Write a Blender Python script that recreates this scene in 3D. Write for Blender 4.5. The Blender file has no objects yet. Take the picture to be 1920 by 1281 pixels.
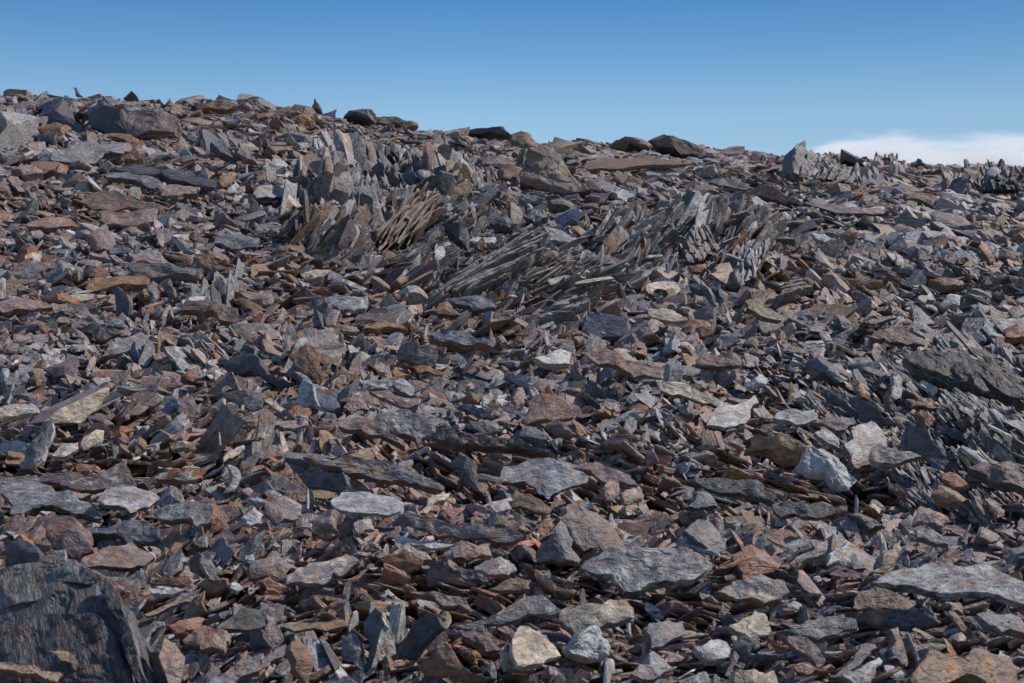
import bpy, math
import numpy as np

# ---------------------------------------------------------------- camera, light, exposure
scene = bpy.context.scene
cam_data = bpy.data.cameras.new("camera")
cam_data.sensor_width = 36.0
cam_data.lens = 50.0
cam_data.clip_start = 0.05
cam_data.clip_end = 30000.0
cam_data.dof.use_dof = True
cam_data.dof.focus_distance = 10.0
cam_data.dof.aperture_fstop = 12.0
cam = bpy.data.objects.new("camera", cam_data)
scene.collection.objects.link(cam)
cam.location = (0.0, 0.0, 0.0)
cam.rotation_euler = (math.radians(90), 0.0, 0.0)
scene.camera = cam

SUN_TO = np.array([0.66, 0.22, 0.72]); SUN_TO /= np.linalg.norm(SUN_TO)
SUN_EL = math.asin(SUN_TO[2]); SUN_AZ = math.atan2(SUN_TO[0], SUN_TO[1])
world = bpy.data.worlds.new("World")
scene.world = world
world.use_nodes = True
wn = world.node_tree.nodes; wl = world.node_tree.links
wn.clear()
w_out = wn.new("ShaderNodeOutputWorld")
w_bg = wn.new("ShaderNodeBackground")
w_sky = wn.new("ShaderNodeTexSky")
w_sky.sky_type = 'NISHITA'
w_sky.sun_disc = False
w_sky.sun_elevation = SUN_EL
w_sky.sun_rotation = SUN_AZ
w_sky.altitude = 1500.0
w_sky.air_density = 1.0
w_sky.dust_density = 0.6
w_sky.ozone_density = 2.0
w_bg.inputs["Strength"].default_value = 0.15
# deep polarised blue above paler horizon; higher, unseen sky brightened as added fill light
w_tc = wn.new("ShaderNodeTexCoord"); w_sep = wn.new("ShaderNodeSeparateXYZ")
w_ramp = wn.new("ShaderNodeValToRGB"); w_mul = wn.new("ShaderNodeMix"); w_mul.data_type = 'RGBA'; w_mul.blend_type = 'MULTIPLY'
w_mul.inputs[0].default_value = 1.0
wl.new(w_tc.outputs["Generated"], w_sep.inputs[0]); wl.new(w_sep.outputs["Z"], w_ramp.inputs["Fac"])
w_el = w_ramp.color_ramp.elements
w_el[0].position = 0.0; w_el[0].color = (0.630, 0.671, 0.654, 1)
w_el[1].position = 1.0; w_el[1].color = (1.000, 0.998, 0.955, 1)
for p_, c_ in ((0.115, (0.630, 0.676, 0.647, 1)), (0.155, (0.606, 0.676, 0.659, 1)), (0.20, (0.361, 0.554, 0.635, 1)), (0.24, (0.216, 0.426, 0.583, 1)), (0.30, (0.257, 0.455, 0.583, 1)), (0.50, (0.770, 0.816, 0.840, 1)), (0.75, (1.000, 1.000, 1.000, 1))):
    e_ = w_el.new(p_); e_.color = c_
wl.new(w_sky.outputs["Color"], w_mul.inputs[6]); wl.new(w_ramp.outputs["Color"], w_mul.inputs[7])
w_side = wn.new("ShaderNodeMapRange"); w_side.inputs[1].default_value = -0.05; w_side.inputs[2].default_value = 0.36
w_side.inputs[3].default_value = 1.0; w_side.inputs[4].default_value = 0.76
wl.new(w_sep.outputs["X"], w_side.inputs[0])
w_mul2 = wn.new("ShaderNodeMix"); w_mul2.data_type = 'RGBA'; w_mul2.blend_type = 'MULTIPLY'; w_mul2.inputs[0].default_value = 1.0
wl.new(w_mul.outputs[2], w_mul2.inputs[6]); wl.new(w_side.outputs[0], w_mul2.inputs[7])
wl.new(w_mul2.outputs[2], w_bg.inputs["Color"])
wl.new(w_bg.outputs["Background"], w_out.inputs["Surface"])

sun_data = bpy.data.lights.new("sun", 'SUN')
sun_data.energy = 3.3
sun_data.angle = math.radians(0.5)
sun_data.color = (1.0, 0.94, 0.86)
sun = bpy.data.objects.new("sun", sun_data)
scene.collection.objects.link(sun)
sun.location = (8, 4, 12)
sun.rotation_euler = (math.pi / 2 - SUN_EL, 0.0, -SUN_AZ + math.pi)

scene.view_settings.view_transform = 'Standard'
scene.view_settings.look = 'None'
scene.view_settings.exposure = 0.36
scene.view_settings.gamma = 1.0
scene.cycles.max_bounces = 9
scene.cycles.diffuse_bounces = 3
scene.cycles.volume_bounces = 8
scene.cycles.use_denoising = True

# ---------------------------------------------------------------- numeric helpers
F, CX, CY = 50.0 / 36.0 * 1920.0, 960.0, 640.5

def smooth_hash(ix, iy, iz, seed):
    h = (ix.astype(np.uint32) * np.uint32(374761393) + iy.astype(np.uint32) * np.uint32(668265263)
         + iz.astype(np.uint32) * np.uint32(2147483647 - 5) + np.uint32((seed * 974711 + 12345) & 0xffffffff))
    h = (h ^ (h >> np.uint32(13))) * np.uint32(1274126177)
    h = (h ^ (h >> np.uint32(16))) * np.uint32(2246822519)
    h = h ^ (h >> np.uint32(15))
    return h.astype(np.float64) / 4294967295.0 * 2.0 - 1.0

def vnoise(p, seed):
    """value noise in [-1, 1] at points p (N, 3)"""
    p = np.asarray(p, float)
    i = np.floor(p).astype(np.int64)
    f = p - i
    f = f * f * (3 - 2 * f)
    out = 0.0
    with np.errstate(over='ignore'):
        for dx in (0, 1):
            wx = f[:, 0] if dx else 1 - f[:, 0]
            for dy in (0, 1):
                wy = f[:, 1] if dy else 1 - f[:, 1]
                for dz in (0, 1):
                    wz = f[:, 2] if dz else 1 - f[:, 2]
                    out = out + wx * wy * wz * smooth_hash(i[:, 0] + dx, i[:, 1] + dy, i[:, 2] + dz, seed)
    return out

def fbm(p, seed, octaves=3, gain=0.5):
    a, s, t = 1.0, 1.0, 0.0
    for k in range(octaves):
        t = t + a * vnoise(np.asarray(p) * s + 17.3 * k, seed + k)
        a *= gain; s *= 2.03
    return t

# ---------------------------------------------------------------- the hillside
SKY_C = np.array([-700, 0, 140, 250, 450, 560, 700, 780, 860, 1000, 1100, 1300, 1400, 1500, 1600, 1700, 1760, 1920, 2600], float)
SKY_R = np.array([120, 172, 184, 190, 200, 210, 224, 240, 248, 262, 271, 280, 289, 296, 303, 311, 314, 313, 322], float) + 7.0

def crest(u):
    col = np.clip(CX + F * u, -700, 2600)
    row = np.interp(col, SKY_C, SKY_R)
    yc = np.interp(col, [-700, 0, 960, 1500, 1920, 2600], [22, 24, 30, 37, 43, 48])
    p = np.interp(col, [-700, 0, 960, 1920, 2600], [1.2, 1.27, 1.57, 2.0, 2.1])
    return row, yc, p

def slope_base(x, y):
    """height of the hillside (the camera's eye is at height 0)"""
    x = np.asarray(x, float); y = np.asarray(y, float)
    yy = np.maximum(y, 3.0)
    u = np.clip(x / yy, -0.62, 0.62)
    row, yc, p = crest(u)
    t = np.log(yy / 3.0) / np.log(yc / 3.0)
    tt = np.clip(t, 0, 1)
    r = row + (1400.0 - row) * (1 - tt) ** p
    z = yy * (CY - r) / F
    over = np.maximum(yy - yc, 0.0)
    z = z - 0.012 * np.minimum(over, 14.0) ** 2 - np.maximum(over - 14.0, 0.0) * 0.40
    z = z + np.minimum(y - 3.0, 0.0) * 0.06
    return z

def hill(x, y):
    x = np.asarray(x, float); y = np.asarray(y, float)
    sh = x.shape
    q = np.stack([x.ravel() * 0.55, y.ravel() * 0.55, np.zeros(x.size)], 1)
    n = fbm(q, 71, 3, 0.5).reshape(sh)
    return slope_base(x, y) + n * np.clip(0.012 * y, 0.02, 0.07) - np.clip(0.012 * y, 0.02, 0.07) * 0.6

def pixel_depth(col, row):
    """distance at which the sight line of a pixel meets the hillside"""
    u = (np.asarray(col, float) - CX) / F
    r0, yc, p = crest(u)
    g = np.clip((np.asarray(row, float) - r0) / (1400.0 - r0), 0.0008, 1.05)
    t = 1 - g ** (1.0 / p)
    y = 3.0 * (yc / 3.0) ** t
    return np.minimum(y, yc * 0.985)

def to_pixel(x, y, z):
    return CX + F * x / y, CY - F * z / y

# ---------------------------------------------------------------- materials
def nn(nt, kind, **kw):
    n = nt.nodes.new(kind)
    for k, v in kw.items():
        setattr(n, k, v)
    return n

def attr(nt, name):
    return nn(nt, "ShaderNodeAttribute", attribute_name=name)

def mix_col(nt, fac, a, b, mode='MIX'):
    m = nn(nt, "ShaderNodeMix", data_type='RGBA', blend_type=mode)
    m.clamp_factor = True
    L = nt.links
    for sock, v in ((m.inputs[0], fac), (m.inputs[6], a), (m.inputs[7], b)):
        if isinstance(v, (int, float)):
            sock.default_value = v
        elif isinstance(v, tuple):
            sock.default_value = v + (1.0,) if len(v) == 3 else v
        else:
            L.new(v, sock)
    return m.outputs[2]

def math_node(nt, op, a, b=None, c=None, clamp=False):
    m = nn(nt, "ShaderNodeMath", operation=op, use_clamp=clamp)
    for s, v in zip(m.inputs, (a, b, c)):
        if v is None: continue
        if isinstance(v, (int, float)): s.default_value = v
        else: nt.links.new(v, s)
    return m.outputs[0]

def noise_tex(nt, vec, scale, detail=4.0, rough=0.6, dist=0.0):
    n = nn(nt, "ShaderNodeTexNoise")
    n.inputs["Scale"].default_value = scale
    n.inputs["Detail"].default_value = detail
    n.inputs["Roughness"].default_value = rough
    n.inputs["Distortion"].default_value = dist
    nt.links.new(vec, n.inputs["Vector"])
    return n.outputs["Fac"]

def ramp(nt, fac, lo, hi):
    m = nn(nt, "ShaderNodeMapRange", interpolation_type='SMOOTHSTEP')
    nt.links.new(fac, m.inputs["Value"])
    for i, v in ((1, lo), (2, hi)):
        if isinstance(v, (int, float)): m.inputs[i].default_value = v
        else: nt.links.new(v, m.inputs[i])
    return m.outputs["Result"]

def slate_material(name):
    """weathered slate: colour, second colour and local coordinates come with each stone; foliation runs across local z"""
    mat = bpy.data.materials.new(name)
    mat.use_nodes = True
    nt = mat.node_tree; L = nt.links
    nt.nodes.clear()
    out = nn(nt, "ShaderNodeOutputMaterial")
    bs = nn(nt, "ShaderNodeBsdfPrincipled")
    L.new(bs.outputs[0], out.inputs[0])
    col, col2, rco, par = (attr(nt, k) for k in ("col", "col2", "rco", "par"))
    sp = nn(nt, "ShaderNodeSeparateXYZ"); L.new(par.outputs["Vector"], sp.inputs[0])
    patch, lich, fol = sp.outputs
    v = rco.outputs["Vector"]
    st = nn(nt, "ShaderNodeMapping"); st.inputs["Scale"].default_value = (6.0, 6.0, 62.0)
    L.new(v, st.inputs["Vector"])
    bands = noise_tex(nt, st.outputs[0], 1.0, 4.0, 0.62, 0.35)
    patches = noise_tex(nt, v, 13.0, 4.0, 0.62, 0.4)
    ms = nn(nt, "ShaderNodeMapping"); ms.inputs["Scale"].default_value = (0.5, 1.0, 1.7)
    L.new(v, ms.inputs["Vector"])
    mottle = noise_tex(nt, ms.outputs[0], 46.0, 4.0, 0.66)
    grain = noise_tex(nt, v, 210.0, 3.0, 0.65)
    # second colour in ragged patches
    edge = math_node(nt, 'SUBTRACT', 0.70, math_node(nt, 'MULTIPLY', patch, 0.46))
    comb = math_node(nt, 'ADD', math_node(nt, 'MULTIPLY', patches, 0.72), math_node(nt, 'MULTIPLY', mottle, 0.28))
    pm = ramp(nt, comb, edge, math_node(nt, 'ADD', edge, 0.10))
    c = mix_col(nt, math_node(nt, 'MULTIPLY', pm, 0.85), col.outputs["Color"], col2.outputs["Color"])
    # bands, mottling and grain of the rock itself
    bv = ramp(nt, bands, 0.30, 0.70)
    bf = math_node(nt, 'MULTIPLY_ADD', bv, 0.80, 0.60)
    c = mix_col(nt, fol, c, mix_col(nt, 1.0, c, comb3(nt, bf), 'MULTIPLY'))
    mf = math_node(nt, 'MULTIPLY_ADD', ramp(nt, mottle, 0.30, 0.70), 0.80, 0.60)
    c = mix_col(nt, 1.0, c, comb3(nt, mf), 'MULTIPLY')
    gf = math_node(nt, 'MULTIPLY_ADD', ramp(nt, grain, 0.34, 0.66), 0.46, 0.77)
    c = mix_col(nt, 1.0, c, comb3(nt, gf), 'MULTIPLY')
    cm = nn(nt, "ShaderNodeMapping"); cm.inputs["Scale"].default_value = (5.0, 11.0, 45.0)
    L.new(v, cm.inputs["Vector"])
    wv = nn(nt, "ShaderNodeTexNoise"); wv.inputs["Scale"].default_value = 1.2; wv.inputs["Detail"].default_value = 3.0
    L.new(cm.outputs[0], wv.inputs["Vector"])
    cv = nn(nt, "ShaderNodeMix", data_type='RGBA'); cv.inputs[0].default_value = 0.35
    L.new(cm.outputs[0], cv.inputs[6]); L.new(wv.outputs["Color"], cv.inputs[7])
    vo = nn(nt, "ShaderNodeTexVoronoi", feature='DISTANCE_TO_EDGE'); vo.inputs["Scale"].default_value = 1.0
    L.new(cv.outputs[2], vo.inputs["Vector"])
    crack = ramp(nt, vo.outputs["Distance"], 0.0, 0.035)
    c = mix_col(nt, math_node(nt, 'MULTIPLY', math_node(nt, 'SUBTRACT', 1.0, crack), 0.22), c, (0.025, 0.023, 0.024))
    # rust stains
    rn = noise_tex(nt, v, 21.0, 5.0, 0.7, 0.8)
    rm = math_node(nt, 'MULTIPLY', ramp(nt, rn, 0.49, 0.66), math_node(nt, 'MULTIPLY_ADD', patch, 1.25, 0.08, True))
    c = mix_col(nt, rm, c, (0.235, 0.120, 0.064))
    # crusty lichen: white skin with black dots
    ln = noise_tex(nt, v, 34.0, 5.0, 0.72)
    le = math_node(nt, 'SUBTRACT', 0.70, math_node(nt, 'MULTIPLY', lich, 0.34))
    lm = math_node(nt, 'MULTIPLY', ramp(nt, ln, le, math_node(nt, 'ADD', le, 0.06)), 0.75)
    c = mix_col(nt, lm, c, (0.36, 0.36, 0.37))
    bn = noise_tex(nt, v, 120.0, 3.0, 0.6)
    be = math_node(nt, 'SUBTRACT', 0.84, math_node(nt, 'MULTIPLY', lich, 0.26))
    bm = math_node(nt, 'MULTIPLY', ramp(nt, bn, be, math_node(nt, 'ADD', be, 0.04)), 0.85)
    c = mix_col(nt, bm, c, (0.03, 0.03, 0.03))
    L.new(c, bs.inputs["Base Color"])
    bs.inputs["Roughness"].default_value = 0.56
    bs.inputs["Specular IOR Level"].default_value = 0.42
    # relief
    h = math_node(nt, 'ADD', math_node(nt, 'MULTIPLY', math_node(nt, 'MULTIPLY', bands, fol), 0.010),
                  math_node(nt, 'MULTIPLY', mottle, 0.010))
    h = math_node(nt, 'ADD', h, math_node(nt, 'MULTIPLY', grain, 0.0026))
    h = math_node(nt, 'ADD', h, math_node(nt, 'MULTIPLY', patches, 0.012))
    h = math_node(nt, 'ADD', h, math_node(nt, 'MULTIPLY', crack, 0.0015))
    bp = nn(nt, "ShaderNodeBump")
    bp.inputs["Strength"].default_value = 0.9
    bp.inputs["Distance"].default_value = 1.0
    L.new(h, bp.inputs["Height"])
    L.new(bp.outputs[0], bs.inputs["Normal"])
    return mat

def comb3(nt, v):
    c = nn(nt, "ShaderNodeCombineColor")
    for s in c.inputs: nt.links.new(v, s)
    return c.outputs[0]

SLATE = slate_material("weathered_slate")

def gravel_material():
    mat = bpy.data.materials.new("dark_gravel")
    mat.use_nodes = True
    nt = mat.node_tree; L = nt.links
    bs = nt.nodes["Principled BSDF"]
    g = nn(nt, "ShaderNodeNewGeometry")
    n1 = noise_tex(nt, g.outputs["Position"], 9.0, 6.0, 0.7)
    n2 = noise_tex(nt, g.outputs["Position"], 60.0, 5.0, 0.7)
    c = mix_col(nt, ramp(nt, n1, 0.35, 0.65), (0.045, 0.042, 0.042), (0.10, 0.078, 0.066))
    c = mix_col(nt, ramp(nt, n2, 0.45, 0.7), c, (0.15, 0.13, 0.12))
    L.new(c, bs.inputs["Base Color"])
    bs.inputs["Roughness"].default_value = 0.9
    bp = nn(nt, "ShaderNodeBump"); bp.inputs["Distance"].default_value = 0.03
    L.new(n2, bp.inputs["Height"]); L.new(bp.outputs[0], bs.inputs["Normal"])
    return mat

# ---------------------------------------------------------------- mesh building
def new_mesh(name, V, T, attrs, mat, smooth=False):
    me = bpy.data.meshes.new(name)
    V = np.ascontiguousarray(V, np.float32); T = np.ascontiguousarray(T, np.int32)
    me.vertices.add(len(V)); me.vertices.foreach_set("co", V.ravel())
    me.loops.add(T.size); me.loops.foreach_set("vertex_index", T.ravel())
    me.polygons.add(len(T))
    me.polygons.foreach_set("loop_start", np.arange(0, T.size, 3, dtype=np.int32))
    try:
        me.polygons.foreach_set("loop_total", np.full(len(T), 3, np.int32))
    except Exception:
        pass
    me.polygons.foreach_set("use_smooth", np.full(len(T), smooth, bool))
    for k, a in attrs.items():
        at = me.attributes.new(k, 'FLOAT_VECTOR', 'POINT')
        at.data.foreach_set("vector", np.ascontiguousarray(a, np.float32).ravel())
    me.materials.append(mat)
    me.update(calc_edges=True)
    return me

def link(name, me, loc=(0, 0, 0), parent=None):
    o = bpy.data.objects.new(name, me)
    scene.collection.objects.link(o)
    o.location = loc
    if parent is not None: o.parent = parent
    return o

def resample(poly, M):
    """closed outline resampled to M points, keeping its corners"""
    P = np.asarray(poly, float)
    d = np.linalg.norm(np.roll(P, -1, 0) - P, axis=1)
    s = np.concatenate([[0], np.cumsum(d)])
    t = np.arange(M) / M * s[-1]
    for k in range(len(P)):
        j = int(np.argmin(np.abs(t - s[k])))
        t[j] = s[k]
    Q = np.vstack([P, P[:1]])
    return np.stack([np.interp(t, s, Q[:, 0]), np.interp(t, s, Q[:, 1])], 1)

def fracture(poly, rng, rounds=2, amount=0.09):
    """break the straight edges of an outline at random points"""
    P = np.asarray(poly, float)
    for r in range(rounds):
        Q = np.roll(P, -1, 0); d = Q - P; n = np.stack([d[:, 1], -d[:, 0]], 1)
        t = rng.uniform(.3, .7, len(P))[:, None]
        m = P + d * t + n * rng.uniform(-amount, amount, len(P))[:, None]
        P = np.stack([P, m], 1).reshape(-1, 2)
        amount *= .85
    return P

def area_centroid(P):
    x, y = P[:, 0], P[:, 1]; x1, y1 = np.roll(x, -1), np.roll(y, -1)
    cr = x * y1 - x1 * y; a = cr.sum() / 2
    if abs(a) < 1e-9: return P.mean(0), 1e-9
    return np.array([((x + x1) * cr).sum() / (6 * a), ((y + y1) * cr).sum() / (6 * a)]), a

def stone(outline, th, M, top_n, side_n, rng, jag=0.03, facets=3, depth=0.25, ffr=(.25, .8), relief=0.06, taper=0.88, bulge=0.04, rough=0.02, layers=4):
    """one broken stone: an outline, its top face at z=0 broken into facets and ledges, layered sides down to z=-th.
    returns vertices, triangles and 0..1 how far round to the side each vertex lies"""
    P = np.asarray(outline, float)
    c0, a = area_centroid(P)
    if a < 0: P = P[::-1]
    R = resample(P - c0, M)
    size = math.sqrt(abs(a)) + 1e-6
    seed = int(rng.integers(1, 100000))
    ang = np.arctan2(R[:, 1], R[:, 0])
    # ragged rim
    q = np.stack([R[:, 0], R[:, 1], np.zeros(M)], 1) / size
    jn = fbm(q * 3.1 + 5.0, seed, 3, 0.6)
    keep = np.ones(M)
    R = R * (1 + jag * jn * keep)[:, None]
    rad = np.linalg.norm(R, axis=1)
    fa = rng.uniform(0, 2 * math.pi, facets); ff = rng.uniform(ffr[0], ffr[1], facets); fd = rng.uniform(0.35, 1.0, facets) * depth * th
    def top_z(xy):
        z = np.zeros(len(xy))
        for k in range(facets):
            n = np.array([math.cos(fa[k]), math.sin(fa[k])])
            proj = xy @ n
            rmax = max((R @ n).max(), .22 * size)
            z = np.minimum(z, -np.maximum(0, proj - ff[k] * rmax) / max(rmax * (1 - ff[k]), 1e-6) * fd[k])
        qq = np.stack([xy[:, 0], xy[:, 1], np.full(len(xy), 0.3)], 1) / size
        nz = fbm(qq * 1.9, seed + 31, 3, 0.55)
        st = np.floor(nz * 3.0) / 3.0 * 0.65 + nz * 0.35
        return z + st * relief * min(th, size * 0.35)
    rings = []; side = []
    ss = np.linspace(0, 1, top_n + 1)[1:-1] ** 0.8 if top_n > 1 else []
    for s in ss:
        xy = R * s
        rings.append(np.column_stack([xy, top_z(xy)])); side.append(0.0)
    zr = top_z(R) - 0.015 * th
    rings.append(np.column_stack([R * 0.997, zr])); side.append(0.1)
    zb = -th * (1.0 + 0.12 * fbm(q * 1.3, seed + 9, 2))
    hs = np.linspace(0, 1, side_n + 2)[1:-1]
    for h in hs:
        lay = math.floor(h * layers) / layers
        qq = np.stack([R[:, 0] / size * 3.3, R[:, 1] / size * 3.3, np.full(M, lay * 9.1)], 1)
        ln = vnoise(qq, seed + 51)
        sc = 1 + bulge * math.sin(h * math.pi) - (1 - taper) * h + 0.055 * ln
        rings.append(np.column_stack([R * sc[:, None], zr * (1 - h) + zb * h])); side.append(1.0)
    rings.append(np.column_stack([R * taper * 0.92, zb])); side.append(1.0)
    V = [np.array([[0, 0, top_z(np.zeros((1, 2)))[0]]])]
    V += rings
    V.append(np.array([[0, 0, -th * 1.04]]))
    sd = np.concatenate([[0.0]] + [np.full(M, s) for s in side] + [[1.0]])
    V = np.vstack(V)
    V = V + rough * size * np.stack([fbm(V / size * 4.0 + 3 * k, seed + 77 + k, 2) for k in range(3)], 1) * np.array([0.6, 0.6, 0.5])
    i = np.arange(M); j = (i + 1) % M
    T = [np.stack([np.zeros(M, int), 1 + i, 1 + j], 1)]
    nr = len(rings)
    for r in range(nr - 1):
        a0, b0 = 1 + r * M, 1 + (r + 1) * M
        T.append(np.stack([a0 + i, b0 + i, b0 + j], 1)); T.append(np.stack([a0 + i, b0 + j, a0 + j], 1))
    e = 1 + (nr - 1) * M
    T.append(np.stack([np.full(M, 1 + nr * M), e + j, e + i], 1))
    V[:, :2] += c0
    return V, np.vstack(T), sd

COLOURS = {
    'dk': (0.066, 0.064, 0.072), 'gy': (0.152, 0.145, 0.152), 'lg': (0.30, 0.285, 0.28), 'pu': (0.172, 0.122, 0.116),
    'br': (0.180, 0.112, 0.072), 'ru': (0.235, 0.104, 0.058), 'oc': (0.245, 0.15, 0.075), 'or': (0.31, 0.15, 0.055),
    'cr': (0.42, 0.345, 0.27), 'pk': (0.27, 0.18, 0.155), 'wh': (0.42, 0.41, 0.40), 'bl': (0.095, 0.105, 0.135),
    'gn': (0.085, 0.085, 0.058), 'sa': (0.34, 0.17, 0.115),
}

FACING = {'t': (0, -.42), 'tl': (-.35, -.40), 'tr': (.35, -.40), 'm': (0, -.66), 'ml': (-.38, -.58), 'mr': (.38, -.55),
          'f': (0, -.88), 'fl': (-.50, -.74), 'fr': (.52, -.70)}
CROPS = {'A': (0, 120), 'B': (640, 120), 'C': (1280, 200), 'D': (0, 480), 'E': (640, 480), 'F': (1280, 480),
         'G': (0, 854), 'H': (640, 854), 'I': (1280, 854)}
KIND = {'s': ('flat_rock', 'flat rock', 'loose slabs lying on the scree'), 'u': ('upright_slate', 'shard', 'upright slate blades on the scree'),
        'b': ('boulder', 'boulder', 'boulders and blocks on the scree'), 'c': ('rock_chip', 'rock chip', 'small bright chips on the scree'),
        'o': ('slate_outcrop', 'outcrop', 'slate outcrops on the hillside')}
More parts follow.
